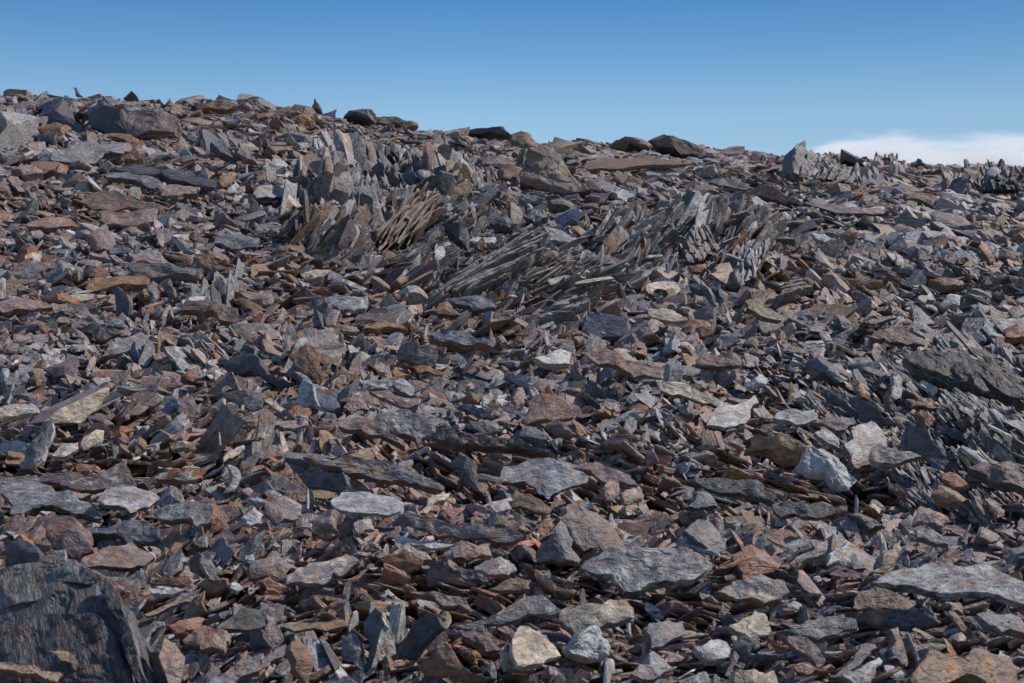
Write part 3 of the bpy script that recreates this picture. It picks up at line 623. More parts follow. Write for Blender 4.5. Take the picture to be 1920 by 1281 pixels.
G|230,432 300,320 440,360 500,400 540,520 420,542 330,502|m|90|pu|-|ru|.4|.2|b|lumpy cracked mauve boulder behind the triangular slab|-
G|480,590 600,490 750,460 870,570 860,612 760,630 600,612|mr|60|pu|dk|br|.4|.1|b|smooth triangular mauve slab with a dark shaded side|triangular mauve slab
G|500,412 620,370 830,365 890,460 800,482 650,452|m|60|bl|dk|gy|.4|.1|s|dark blue grey slab behind the triangular mauve slab|-
G|1370,332 1430,260 1495,320 1460,385 1390,382|fr|60|wh|-|pk|.4|.2|b|pale pinkish cobble beside the rounded grey disc|-
G|1480,312 1530,225 1640,240 1710,310 1690,345 1570,372|mr|50|pu|gy|gy|.5|.1|b|rounded grey disc of stone with a dark underside|rounded grey disc
G|1750,412 1790,310 1920,300 1925,440 1800,452|f|90|br|-|pk|.4|.5|b|grainy brown cube below the white lozenge slab|grainy brown cube
G|1040,590 1100,548 1140,545 1150,640 1140,690 1060,650|fl|60|dk|-|gy|.3|.0|b|dark pyramid flank beside a pale sunlit plate|-
G|1140,545 1180,570 1290,740 1180,700 1145,640|fr|40|gy|-|cr|.3|.1|s|sunlit grey plate leaning on the dark pyramid flank|-
G|1415,622 1450,560 1580,525 1650,610 1600,700 1500,680 1430,672|fr|120|gy|-|oc|.5|.2|b|rounded grey boulder blotched with ochre behind the salmon nugget|ochre blotched boulder
G|1640,700 1660,610 1800,570 1950,550 2010,580 1900,660 1760,712|mr|70|gy|-|cr|.5|.1|b|broad grey tan slab beside the ochre blotched boulder|-
G|1450,690 1520,670 1630,740 1580,770 1500,762|m|50|sa|-|pk|.3|.0|c|salmon orange nugget in front of the ochre blotched boulder|salmon nugget
G|860,722 930,660 1060,660 1085,700 980,737|f|40|ru|-|lg|.4|.0|b|rusty slab with a pale top edge above the flat white slab|-
G|1080,722 1160,675 1290,740 1190,772|fl|45|ru|-|br|.4|.0|b|dark red roof shaped stone next to the rusty pale topped slab|-
G|850,742 950,730 1040,755 940,780 860,772|t|35|wh|-|cr|.3|.0|s|flat white slab under the rusty pale topped slab|flat white slab
G|835,882 1000,790 1130,740 1130,772 980,850|mr|40|gy|-|br|.4|.0|s|grey stick shaped slab leaning across below the flat white slab|-
G|1030,902 1130,752 1145,870 1080,912|fl|40|oc|-|gn|.4|.0|u|olive tan wedge standing under the end of the grey stick slab|-
G|945,952 1000,925 1150,915 1145,960 1030,1000 970,1002|fr|50|sa|-|pk|.4|.0|b|long salmon pink stone lying above the pink faced block|long salmon stone
G|1030,1030 1100,960 1250,965 1330,1000 1260,1080 1110,1112|m|80|pk|-|ru|.4|.1|b|mauve pink faced block with a rusty lower edge|pink faced block
G|1230,962 1360,850 1600,840 1640,900 1500,960 1380,992|t|40|gy|gn|gn|.5|.1|s|flat olive grey slab lying beside the pink faced block|-
G|1600,962 1750,940 1920,920 1960,955 1760,972 1640,992|t|20|oc|br|gy|.4|.0|s|thin tan strip of slab above dark stones|-
G|1495,1002 1510,890 1560,890 1600,1000 1560,1082|fr|50|pu|-|pk|.4|.1|u|upright mauve tooth in front of the flat olive grey slab|-
G|1370,1062 1420,970 1480,990 1520,1080 1400,1092|fl|60|dk|-|bl|.3|.0|b|dark domed stone touching the upright mauve tooth|-
G|1190,1290 1300,1180 1600,1060 1640,1080 1500,1190 1300,1300|mr|70|gy|-|pu|.4|.2|s|long grey log of stone leaning across the lower edge of the photo|-
G|1610,1082 1680,1020 1790,1160 1750,1290 1660,1202|fr|90|br|-|ru|.5|.0|b|red brown wedge at the upper end of the long grey log|-
G|1450,1202 1475,1150 1495,1240 1470,1290|fr|20|or|-|oc|.4|.0|c|small orange blade at the foot of the red brown wedge|-
G|930,1022 990,1050 1020,1290 950,1290|fr|30|pk|-|gy|.4|.0|u|tall thin pinkish fin standing at the lower edge|-
G|780,1012 920,1100 960,1290 835,1260|fl|60|dk|-|bl|.3|.0|u|black fin wedged between the gnarled boulder and the pinkish fin|-
G|295,1102 380,1095 450,1170 520,1290 470,1280 400,1162|fr|35|cr|-|br|.7|.1|u|curved buff tusk lying on the front of the gnarled boulder|-
G|-20,1160 200,1170 400,1220 350,1290 200,1232 -20,1192|mr|50|cr|-|br|.7|.1|s|buff shelf of stone in the bottom corner before the gnarled boulder|-
G|1630,100 1740,45 1920,90 1920,200 1740,190|fl|80|dk|-|bl|.3|.0|s|dark shaded slab under the ochre streaked slab|-
G|1295,742 1330,710 1380,750 1340,777|fr|40|wh|-|lg|.4|.3|c|small white pebble beside the dark red roof shaped stone|-
G|1265,202 1290,45 1335,65 1320,192|fr|40|lg|-|wh|.4|.2|u|pale standing post above the pinkish cobble|pale standing post
H|-150,20 0,-10 150,10 330,50 460,110 560,150 540,182 400,152 250,140 100,110 0,60|m|60|gy|br|oc|.5|.2|s|long slab streaked with mustard yellow along its front edge|mustard streaked slab
H|870,142 930,60 1170,10 1260,60 1420,110 1350,160 1220,210 1170,245 1110,220 1080,170 960,150|m|45|lg|dk|bl|.5|.25|s|large bluish plate with a smooth face and shadow beneath its tip|large bluish plate
H|1260,60 1400,40 1620,100 1650,150 1500,150 1420,112|t|35|pu|-|pk|.3|.1|s|mauve slab lying behind the large bluish plate|-
H|-60,252 0,200 250,205 380,265 330,310 120,340 0,312|t|35|wh|lg|lg|.4|.4|s|white lozenge slab with dark specks and a shadowed rim|white lozenge slab
H|410,332 480,270 605,215 600,245 480,332|mr|25|cr|-|oc|.3|.0|c|cream stick of stone pointing up from the white lozenge slab|-
H|355,342 400,315 560,360 760,380 980,440 960,500 800,460 620,450 500,440 380,402|f|60|gy|-|br|.5|.1|s|long wavy grey brown slab set on its edge|long wavy slab
H|295,452 330,440 540,480 615,495 480,520 340,492|t|30|wh|-|lg|.4|.1|s|white tapering slab below the long wavy slab|-
H|630,522 680,465 850,480 850,560 740,580 650,562|fr|70|pk|-|pu|.5|.0|b|pinkish block with a dark cap below the long wavy slab|-
H|750,612 800,560 930,575 990,640 880,670 800,652|m|50|wh|-|pk|.5|.2|b|chalky pink white chunk in front of the pinkish capped block|chalky chunk
H|1110,572 1190,430 1230,320 1310,450 1350,602 1230,602|f|110|gy|-|dk|.4|.2|b|tall pointed grey boulder like a shark fin|pointed grey boulder
H|1240,332 1300,260 1460,270 1600,480 1500,550 1380,560 1300,402|fr|140|pu|-|gy|.5|.2|b|broad mauve boulder behind the pointed grey boulder|-
H|950,232 1060,205 1180,290 1160,320 1060,320 960,282|f|60|br|-|ru|.3|.0|b|chestnut brown angular stone below the large bluish plate|-
H|1380,622 1500,510 1650,480 1920,510 2050,600 1950,700 1780,740 1590,762|m|90|gy|dk|lg|.5|.3|s|massive grey slab with a pale lichened face and a rusty back edge|massive grey slab
H|230,582 290,550 480,580 460,640 300,642|f|60|ru|-|oc|.5|.0|b|rust brown block with an orange end below the tan flake|-
H|270,562 370,490 510,580 400,572|m|35|cr|-|pu|.4|.1|s|tan pointed flake lying on the rust brown block|-
H|600,632 700,640 850,690 820,720 700,702|m|35|dk|-|gy|.4|.0|s|dark flat stone before the chalky chunk|-
H|690,945 960,810 1080,780 1220,870 1215,902 1000,922 850,942|m|45|gy|-|cr|.4|.1|s|striped grey slab with a cream end above the laminated slab|striped grey slab
H|990,970 1050,950 1130,965 1240,1120 1080,1200 1000,1172|mr|60|cr|-|oc|.15|.0|s|cream laminated slab with fine rusty lines leaning upright|cream laminated slab
H|895,1122 935,1035 985,1120 985,1200 930,1212|fr|40|cr|-|wh|.4|.0|u|small cream pointed stone beside the cream laminated slab|-
H|1230,852 1330,810 1590,800 1630,890 1480,960 1330,1010 1290,962|m|90|cr|gy|or|.35|.1|b|large buff block with an orange corner behind the crusted knob|large buff block
H|1310,1052 1420,940 1470,940 1570,1060 1450,1140 1330,1122|fr|130|wh|-|lg|.4|.9|b|round crusted knob covered in black and white lichen|crusted knob
H|1680,962 1860,890 1930,920 1920,1010 1760,1062|mr|60|gy|-|pu|.5|.1|b|mauve grey diamond slab beside the large buff block|-
H|420,1182 560,1050 650,1120 780,1240 640,1252 480,1232|f|80|br|-|ru|.4|.0|b|brown peaked stone at the lower edge with a rusty face|brown peaked stone
H|300,1102 480,890 560,960 400,1132|fl|70|dk|-|gy|.3|.1|u|dark slanting slab behind the brown peaked stone|-
H|100,1002 180,830 235,850 220,1000 130,1202|fl|60|dk|lg|bl|.3|.1|u|dark standing blade with a pale thin edge|dark standing blade
H|0,1012 60,990 110,1080 110,1212 0,1152|fl|60|gy|-|bl|.4|.1|u|smooth grey upright slab touching the dark standing blade|-
H|380,762 500,755 700,800 720,870 560,852|m|50|pu|dk|pk|.4|.1|s|smooth plum slab lying left of the tan triangular slab|-
H|820,742 950,690 1060,700 1060,750 900,767|t|40|br|-|cr|.4|.0|s|tan triangular slab behind the striped grey slab|-
H|1630,1222 1760,1090 1890,1190 1800,1232|mr|50|lg|-|pu|.4|.0|s|smooth pale lilac slab tilted near the lower edge|-
H|720,1112 760,1095 805,1140 760,1152|fr|40|or|-|oc|.3|.0|c|yellow orange lump beside the brown peaked stone|-
H|680,992 790,950 900,1080 880,1112 750,1062|m|60|pu|-|ru|.3|.1|s|plum coloured slab above the yellow orange lump|-
H|1480,212 1520,130 1570,150 1570,230 1500,252|fr|50|pk|-|or|.4|.1|c|pink knob standing beside a straw coloured block|-
H|1575,207 1700,185 1700,250 1600,262|fr|50|cr|-|oc|.5|.0|c|straw coloured square block behind the broad mauve boulder|-
H|590,32 680,0 740,70 770,190 740,202 690,90|fl|60|dk|-|br|.3|.0|u|dark curved fin standing beside the large bluish plate|-
H|80,372 180,355 190,420 110,442|fr|50|wh|-|pk|.5|.1|c|pinkish white lump below the white lozenge slab|-
I|1050,702 1220,640 1480,600 1720,595 1920,680 1990,800 1920,832 1600,790 1400,770 1300,740 1100,722|t|55|gy|dk|lg|.5|.5|s|very broad speckled slab flecked with tan at the edge of the frame|broad speckled slab
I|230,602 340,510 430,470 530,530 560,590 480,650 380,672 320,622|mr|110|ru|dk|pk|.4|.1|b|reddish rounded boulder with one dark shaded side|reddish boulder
I|215,752 260,690 380,675 560,700 630,770 560,800 300,802|m|60|cr|br|gy|.5|.2|s|buff slab with rough grain lying below the reddish boulder|-
I|275,942 320,900 460,890 510,970 460,1005 300,982|mr|60|cr|-|gy|.4|.0|b|smooth cream grey block near the buff slab|-
I|555,992 700,920 900,900 995,910 980,970 800,1020 640,1022|m|50|gy|-|lg|.4|.2|s|long pale grey slab lying level above the wine coloured slab|-
I|545,1005 620,1000 780,1090 830,1160 760,1180 640,1092|m|50|pu|-|ru|.5|.0|s|wine coloured pointed slab dipping toward the lower edge|-
I|1170,1082 1190,970 1230,965 1300,1150 1260,1190 1175,1142|fr|80|pk|dk|gy|.5|.1|u|pink grey post standing upright above the bottom corner boulder|pink grey post
I|1290,1202 1380,1060 1500,1090 1700,1060 1920,1090 1980,1300 1350,1300|mr|200|br|-|or|.45|.2|b|rugged bottom corner boulder with orange hollows and a bluish top|bottom corner boulder
I|1670,882 1700,840 1920,900 1970,1010 1800,992|mr|60|gy|-|pk|.4|.2|s|grey pink slab tilted under the broad speckled slab|-
I|1000,922 1150,850 1380,840 1460,940 1300,952 1100,952|fl|80|dk|-|br|.4|.1|s|dark brown slab standing on edge behind the pink grey post|-
I|940,822 990,760 1200,770 1330,800 1300,830 1100,870 960,852|m|50|br|-|pu|.4|.1|s|warm brown slab just under the tip of the broad speckled slab|-
I|890,1242 1000,1190 1110,1130 1140,1160 1110,1250 1000,1290|mr|50|bl|-|lg|.5|.1|s|pale steel blue slab at the lower edge below the post|-
I|840,1242 950,1120 1080,1065 1090,1090 960,1202|mr|45|gy|-|dk|.4|.1|u|round edged grey rod leaning on the pale steel blue slab|-
I|85,1052 160,1025 250,1050 285,1090 230,1140 120,1112|mr|80|lg|-|wh|.4|.4|b|frosted grey rounded cobble near the lower edge|frosted cobble
I|250,1232 290,1100 320,1130 290,1262|fr|30|pu|-|ru|.3|.0|u|narrow mauve blade beside the frosted cobble|-
I|300,1000 430,990 440,1080 350,1122 290,1082|f|90|gy|-|br|.4|.1|b|smooth dark grey hump behind the frosted cobble|-
I|590,600 640,550 800,470 760,570 640,632|m|60|pk|-|lg|.5|.2|b|pink grained slab next to the reddish boulder|-
I|845,602 870,510 940,490 990,580 940,632|fr|60|wh|-|cr|.5|.0|b|bright white and peach faceted stone beside the pink grained slab|bright peach stone
I|1090,642 1150,520 1240,475 1250,560 1200,642|fr|50|br|-|lg|.5|.2|b|brown mottled triangle behind the tip of the broad speckled slab|-
I|0,402 100,340 180,380 260,520 210,540 60,452|mr|60|gy|-|pu|.4|.1|b|dark grey angular boulder above a white edged plank|-
I|-10,462 100,490 215,535 205,555 80,522 -10,485|t|25|lg|-|wh|.5|.2|c|white edged plank lying under the dark grey angular boulder|-
I|520,272 660,250 920,280 930,310 760,350 560,332|m|50|dk|-|pu|.4|.1|s|dark mauve flat boulder in front of the white crusted outcrop|-
I|100,132 300,130 560,190 520,260 420,240 200,202|m|50|dk|-|bl|.4|.1|s|rough dark bedrock slab above the dark mauve flat boulder|-
I|40,272 100,195 170,200 200,290 90,302|fr|70|bl|-|lg|.4|.1|b|blue tinged upright block at the end of the rough dark bedrock|-
I|1290,332 1320,280 1430,290 1500,350 1400,390 1300,372|m|60|pk|-|gy|.4|.3|b|pink granular boulder above an oval grey plate|-
I|1290,402 1370,390 1460,450 1490,500 1400,502 1320,462|m|45|gy|-|bl|.4|.1|s|oval grey plate below the pink granular boulder|-
I|1400,202 1450,150 1570,190 1620,240 1570,280 1450,262|f|90|br|-|oc|.4|.1|b|toffee brown boulder under a thin red plate|-
I|1445,92 1500,85 1610,170 1560,187 1470,140|m|30|ru|-|or|.4|.0|s|thin brick red plate lying on the toffee brown boulder|-
I|1620,192 1680,230 1760,350 1720,352|fr|30|pu|-|ru|.4|.0|u|long mauve splinter sloping beside the toffee brown boulder|-
I|1720,242 1740,230 1815,310 1780,352|fr|35|pk|-|pu|.4|.0|u|short pink splinter beside the long mauve splinter|-
I|1590,42 1700,15 1960,100 1960,182 1700,132|m|90|pu|dk|ru|.3|.1|s|big plum slab with a dark broken front at the edge of the frame|-
I|1510,882 1560,880 1680,1040 1650,1062 1560,962|fr|30|br|-|cr|.5|.0|u|brown sliver with a buff edge under the broad speckled slab|-
I|1500,817 1590,850 1580,890 1520,862|mr|30|pk|-|ru|.4|.0|c|dusky pink chip in the shadow of the broad speckled slab|-
I|320,1192 400,1175 555,1190 550,1290 340,1290|fr|90|cr|-|pk|.5|.1|b|buff pink block with a pale top at the lower edge|-
I|630,1182 700,1160 840,1210 700,1232 640,1212|m|40|ru|-|cr|.4|.0|s|terracotta flat slab near the lower edge|-
'''
# ---------------------------------------------------------------- stones traced one by one
def frame_for(nx, ny, nz=None):
    n = np.array([nx, ny, math.sqrt(max(0.02, 1 - nx * nx - ny * ny)) if nz is None else nz]); n /= np.linalg.norm(n)
    e1 = np.cross(np.array([0, 1.0, 0]) if abs(n[2]) > 0.8 else np.array([0, 0, 1.0]), n)
    if e1[0] < 0: e1 = -e1
    e1 /= np.linalg.norm(e1)
    e2 = np.cross(n, e1)
    return e1, e2, n

def clip_half(P, n, d):
    """part of polygon P with P.n <= d"""
    out = []
    for k in range(len(P)):
        a, b = P[k], P[(k + 1) % len(P)]
        da, db = a @ n - d, b @ n - d
        if da <= 0: out.append(a)
        if da * db < 0: out.append(a + (b - a) * da / (da - db))
    return np.array(out)

def stone_attrs(V, sd, col, scol, col2, patch, lich, fol, off, axis='z'):
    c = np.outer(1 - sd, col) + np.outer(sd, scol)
    co = V + off
    if axis == 'y': co = co[:, [0, 2, 1]]
    return {'col': c, 'col2': np.tile(col2, (len(V), 1)), 'rco': co, 'par': np.tile((patch, lich, fol), (len(V), 1))}

traced = []          # outline, depth range and reach of every traced stone, for keeping the loose scree clear of them

def jitter_col(c, rng, a=0.10):
    return np.array(c) * rng.uniform(1 - a, 1 + a) * rng.uniform(0.97, 1.03, 3)

def build_traced(line, index):
    crop, outline, facing, thp, ckey, skey, pkey, patch, lich, kind, label, short = line.split('|')
    rng = np.random.default_rng(1000 + index)
    ox, oy = CROPS[crop]
    outs = [np.array([[float(v) for v in q.split(',')] for q in part.split()]) / 3.0 + np.array([ox, oy]) for part in outline.split('/')]
    px = outs[0]
    parts = facing.split(':')
    e1, e2, n = frame_for(*(FACING[parts[0]] if parts[0] in FACING else [float(v) for v in parts[0].split(';')]))
    low = int(np.argmax(px[:, 1]))
    thp = float(thp) / 3.0
    rowc = px[low, 1] + (0.5 * thp if kind == 's' else 0.1 * thp)
    y0 = float(pixel_depth(px[low, 0], rowc))
    if facing[0] == 'f' and kind in 'ub': y0 *= 1.0
    def on_plane(q):
        rays = np.stack([(q[:, 0] - CX) / F, np.ones(len(q)), (CY - q[:, 1]) / F], 1)
        tt = (P0 @ n) / np.clip(rays @ n, None, -0.03)
        tt = np.clip(tt, y0 * 0.93, y0 * 1.12)
        W = rays * tt[:, None]
        return W - np.outer((W - P0) @ n, n)
    P0 = np.array([(px[low, 0] - CX) / F, 1.0, (CY - px[low, 1]) / F]) * y0
    W = on_plane(px)
    loc2 = np.stack([(W - P0) @ e1, (W - P0) @ e2], 1)
    th = thp * y0 / F
    span = px.max(0) - px.min(0)
    bk = P0 - n * th * .5
    sb, s0 = to_pixel(*bk), to_pixel(*P0)
    shift = np.array([sb[0] - s0[0], sb[1] - s0[1]])
    if shift[1] < 1 and parts[0] in FACING: shift = np.zeros(2)
    cpx = px.mean(0)
    rec = dict(core=cpx + (px - cpx) * np.array([.88, .84]), shift=shift, poly=px, y0=y0, y1=float(W[:, 1].max()), dn=thp * (0.45 if kind == 's' else 0.05), label=label, short=short, kind=kind)
    traced.append(rec)
    name, cat, group = KIND[kind]
    base = P0 - n * th * 0.6
    B = np.stack([e1, e2, n], 0)
    col = jitter_col(COLOURS[ckey], rng); scol = jitter_col(COLOURS[skey if skey != '-' else ckey], rng)
    col2 = jitter_col(COLOURS[pkey], rng)
    patch, lich = float(patch), float(lich)
    if len(outs) > 1:
        # a gnarled mass: its body, then the beds that stand proud of it
        o = link(name, None, base)
        size = math.sqrt(abs(area_centroid(loc2)[1]))
        for k, q in enumerate(outs):
            Wk = on_plane(q)
            L2 = fracture(np.stack([(Wk - P0) @ e1, (Wk - P0) @ e2], 1), rng, 3, .06)
            V, T, sd = stone(L2, th if k == 0 else th * rng.uniform(.25, .4), 110 if k == 0 else 80, 22 if crop == 'G' else 12, 6, rng, jag=.02, facets=6, depth=.35 if k == 0 else .5, ffr=(-.1, .6), relief=.20, taper=.95, bulge=.02, rough=.03, layers=5)
            if k: V[:, 2] += rng.uniform(.02, .06) * size
            lc = jitter_col(COLOURS['gy'] if k == 1 and 'gnarled' in label else col, rng, .2)  # gnarled boulder's top bed painted paler grey, standing in for its sunlit cap
            A = stone_attrs(V, sd, lc, np.array(COLOURS['gy']) * .75, col2, patch, lich, 1.0, rng.uniform(-40, 40, 3))
            d = np.array([math.cos(-1.0), math.sin(-1.0)]); w = np.array([-d[1], d[0]])
            A['rco'] = np.column_stack([V[:, :2] @ d, V[:, 2], V[:, :2] @ w]) + rng.uniform(-40, 40, 3)
            pn = 'bedrock_core' if k == 0 else 'rock_layer'
            link(pn, new_mesh(pn, V @ B + (P0 - base), T, A, SLATE), (0, 0, 0), o)
    elif kind != 'o':
        if parts[0] in FACING and len(loc2) >= 5:
            cc = loc2.mean(0); r_ = np.linalg.norm(loc2 - cc, axis=1)
            loc2 = cc + (loc2 - cc) * np.clip(1 + .25 * (r_ / r_.mean() - 1), .85, 1.15)[:, None]
            k0 = int(rng.integers(0, len(loc2)))
            for kk in range(k0, k0 + len(loc2), 4):
                loc2[kk % len(loc2)] = cc + (loc2[kk % len(loc2)] - cc) * rng.uniform(.74, .9)
        loc2 = fracture(loc2, rng, 2, .04 if parts[0] not in FACING else .21)
        M = int(np.clip(span.max() / 3.2, 20, 84)); tn = int(np.clip(span.max() / 10, 4, 16)); sn = int(np.clip(thp / 4, 3, 10))
        if kind == 'b': kw = dict(jag=.02, facets=4, depth=.60, ffr=(-.15, .5), relief=.12, taper=.95, bulge=.02, rough=.014, layers=5)
        elif kind == 's': kw = dict(jag=.02, facets=3, depth=.22, ffr=(.0, .7), relief=.24, taper=.95, bulge=.01, rough=.008, layers=4)
        elif kind == 'u': kw = dict(jag=.02, facets=4, depth=.6, ffr=(-.1, .6), relief=.20, taper=.95, bulge=.01, rough=.010, layers=4)
        else: kw = dict(jag=.04, facets=4, depth=.45, relief=.15, taper=.9, bulge=.04, rough=.02, layers=3)
        if parts[0] not in FACING: kw = dict(jag=.015, facets=1, depth=.1, relief=.10, taper=1.0, bulge=.0, rough=.008, layers=5)
        if lich >= .7: kw = dict(jag=.06, facets=9, depth=.7, ffr=(-.1, .6), relief=.5, taper=.95, bulge=.05, rough=.05, layers=6)
        V, T, sd = stone(loc2, th, M, tn, sn, rng, **kw)
        A = stone_attrs(V, sd, col, scol, col2, patch, lich, 0.75 if kind != 'b' else 0.5, rng.uniform(-40, 40, 3))
        me = new_mesh(name, V @ B + (P0 - base), T, A, SLATE)
        o = link(name, me, base)
    else:
        ang, cnt = math.radians(float(parts[1])), int(int(parts[2]) * (1.5 if len(parts) > 3 and float(parts[3]) < .45 else 2.4))
        calm = float(parts[3]) if len(parts) > 3 else 1.0
        o = link(name, None, base)
        d = np.array([math.cos(ang), math.sin(ang)]); w = np.array([-d[1], d[0]])
        pr = loc2 @ w; lo, hi = pr.min(), pr.max()
        gp = rng.uniform(.35, 1.9, cnt); gp = np.cumsum(gp) / gp.sum()
        cuts = np.concatenate([[lo], lo + (hi - lo) * gp])
        size = math.sqrt(abs(area_centroid(loc2)[1]))
        cc = area_centroid(loc2)[0]
        V, T, sd = stone(cc + (fracture(loc2, rng, 2, .08) - cc) * .90, th * .8, 50, 8, 5, rng, jag=.03, facets=5, depth=.5, relief=.15, taper=.9, bulge=.03, rough=.02)
        V[:, 2] -= .10 * size
        A = stone_attrs(V, sd, np.array(COLOURS['dk']) * 1.2, col * .8, col2, patch, lich, 1.0, rng.uniform(-40, 40, 3))
        link('bedrock_core', new_mesh('bedrock_core', V @ B + (P0 - base), T, A, SLATE), (0, 0, 0), o)
        for k in range(cnt):
            S = clip_half(clip_half(loc2, w, cuts[k + 1] + 0.003), -w, -cuts[k])
            if len(S) < 3 or abs(area_centroid(S)[1]) < 1e-5: continue
            along = S @ d
            mid, half = (along.max() + along.min()) / 2, (along.max() - along.min()) / 2 + 1e-6
            f = (along - mid) / half
            S = S + np.outer(np.where(f > 0.3, rng.uniform(-.30, .07), np.where(f < -.3, rng.uniform(-.04, .10), 0)) * half * calm, d)
            S = fracture(S, rng, 2, .03)
            segs = [S]
            if calm > .45 and rng.random() < .75:
                al = S @ d; lo_, hi_ = al.min(), al.max()
                cs_ = np.sort(rng.uniform(lo_ + .2 * (hi_ - lo_), hi_ - .15 * (hi_ - lo_), int(rng.integers(1, 3))))
                segs = []
                edges = [lo_ - 1] + list(cs_) + [hi_ + 1]
                sk = np.array([d[0] + .3 * w[0], d[1] + .3 * w[1]]) if rng.random() < .5 else d
                for e0, e1_ in zip(edges[:-1], edges[1:]):
                    q = clip_half(S, d, e1_)
                    if len(q) > 2: q = clip_half(q, -d, -e0)
                    if len(q) > 2 and abs(area_centroid(q)[1]) > 2e-5: segs.append(q)
            for S in segs:
                if calm > .45:
                    ra = rng.normal(0, .09); cc_ = S.mean(0)
                    S = (S - cc_) @ np.array([[math.cos(ra), math.sin(ra)], [-math.sin(ra), math.cos(ra)]]) + cc_ + w * rng.normal(0, .012) * size
                off = rng.uniform(-.13, .07) * size * calm
                lth = th * rng.uniform(.55, 1.0)
                ln = math.hypot(*(S.max(0) - S.min(0))) * F / y0
                V, T, sd = stone(S, lth, int(np.clip(ln / 3.0, 22, 80)), 6, 4, rng, jag=.05, facets=3 if calm > .45 else 6, depth=.25 if calm > .45 else .6, relief=.16 if calm > .45 else .55, taper=.92, bulge=.02, rough=.02 if calm > .45 else .045, layers=3)
                V[:, 2] += off
                lc = jitter_col(col, rng, .22); mixw = rng.uniform(0, .7) if rng.random() < .5 else 0
                lc = lc * (1 - mixw) + scol * mixw
                A = stone_attrs(V, sd, lc, lc * .95 if calm > .45 else np.array(COLOURS['gy']) * .7, col2, patch, lich, 1.0, rng.uniform(-40, 40, 3))
                # the bedding runs along the leaf: rotate the local coordinates so that the bands follow it
                co = np.column_stack([V[:, :2] @ d, V[:, 2], V[:, :2] @ w]) + rng.uniform(-40, 40, 3)
                A['rco'] = co
                me = new_mesh('slate_layer', V @ B + (P0 - base), T, A, SLATE)
                link('slate_layer', me, (0, 0, 0), o)
    o['label'] = label; o['category'] = cat; o['group'] = group
    return o

lines = [s for s in STONES.strip().split('\n') if s.strip()]
for k, s in enumerate(lines):
    build_traced(s, k)

# ---------------------------------------------------------------- ground sheet
def build_ground():
    ys = np.concatenate([np.linspace(-6, 2.5, 12), 2.5 * (60 / 2.5) ** np.linspace(0.01, 1, 150), np.linspace(64, 400, 25)])
    us = np.linspace(-1, 1, 150)
    V = []
    for y in ys:
        half = max(4.5, 0.95 * max(y, 0)) 
        V.append(np.column_stack([us * half, np.full(150, y), np.zeros(150)]))
    V = np.vstack(V)
    V[:, 2] = hill(V[:, 0], V[:, 1]) - np.clip(0.02 * np.abs(V[:, 1]), 0.07, 0.16)
    i, j = np.meshgrid(np.arange(len(ys) - 1), np.arange(149), indexing='ij')
    a = (i * 150 + j).ravel(); b = a + 1; c = a + 150; d = c + 1
    T = np.vstack([np.stack([a, b, d], 1), np.stack([a, d, c], 1)])
    o = link('ground', new_mesh('ground', V, T, {}, gravel_material(), True))
    o['kind'] = 'structure'; o['label'] = 'dark gravel hillside under the loose slate'
build_ground()

# ---------------------------------------------------------------- loose scree
rng = np.random.default_rng(7)
X0, X1, Y0, Y1, CELL = -22.0, 22.0, 2.4, 49.0, 0.03
GX, GY = int((X1 - X0) / CELL), int((Y1 - Y0) / CELL)
gx = X0 + (np.arange(GX) + .5) * CELL; gy = Y0 + (np.arange(GY) + .5) * CELL
# hillside on the grid (coarse evaluation, then interpolated)
cs = 6
cxs = gx[::cs]; cys = gy[::cs]
Hc = hill(*np.meshgrid(cxs, cys, indexing='ij'))
def up(A, n, ax):
    idx = np.arange(n) / cs
    i0 = np.clip(np.floor(idx).astype(int), 0, A.shape[ax] - 2); f = np.clip(idx - i0, 0, 1)
    sh = [1, 1]; sh[ax] = n; f = f.reshape(sh)
    return np.take(A, i0, ax) * (1 - f) + np.take(A, i0 + 1, ax) * f
H = up(up(Hc, GX, 0), GY, 1)
YG = gy[None, :]
DEEP = np.clip(0.02 * YG, 0.07, 0.16)
HM = H - DEEP                       # the bed, filled up stone by stone

def cell(x, y):
    return np.clip(((x - X0) / CELL).astype(int), 0, GX - 1), np.clip(((y - Y0) / CELL).astype(int), 0, GY - 1)

# zones where the slate stands on edge: column, row, radii, lean of the blades, share, darkness
ZONES = [(720, 420, 190, 95, 30, .8, .3), (900, 500, 180, 80, 50, .75, .2), (640, 375, 80, 65, 8, .85, .3), (770, 335, 170, 26, -18, .9, .8),
         (1290, 465, 170, 60, 35, .75, .2), (1600, 330, 100, 26, -5, .6, .2), (1860, 352, 80, 22, 0, .9, .8), (1690, 770, 190, 60, -45, .75, .6),
         (1810, 850, 140, 80, -42, .7, .5), (330, 560, 130, 60, 0, .35, .2), (610, 690, 70, 50, 0, .35, .3), (1080, 545, 110, 38, 60, .8, .1),
         (660, 1200, 120, 80, -10, .22, .4), (480, 800, 120, 60, 15, .3, .2), (1850, 700, 130, 50, -40, .6, .7), (330, 290, 160, 30, -40, .4, .6)]

PAL = ['gy', 'pu', 'dk', 'lg', 'br', 'pk', 'bl', 'ru', 'oc', 'cr', 'wh', 'or']
def norm_(v): v = np.array(v, float); return v / v.sum()
#               gy   pu   dk   lg   br   pk   bl   ru   oc   cr   wh   or
PW = norm_([.22, .23, .13, .17, .13, .055, .06, .035, .008, .006, .003, .0005])
PWARM = norm_([.08, .23, .03, .07, .25, .18, .00, .11, .03, .018, .004, .004])
PDARK = norm_([.26, .16, .28, .16, .06, .01, .10, .005, .002, .002, .003, .0])
P2 = norm_([.12, .14, .03, .15, .20, .12, .03, .13, .05, .02, .01, .01])

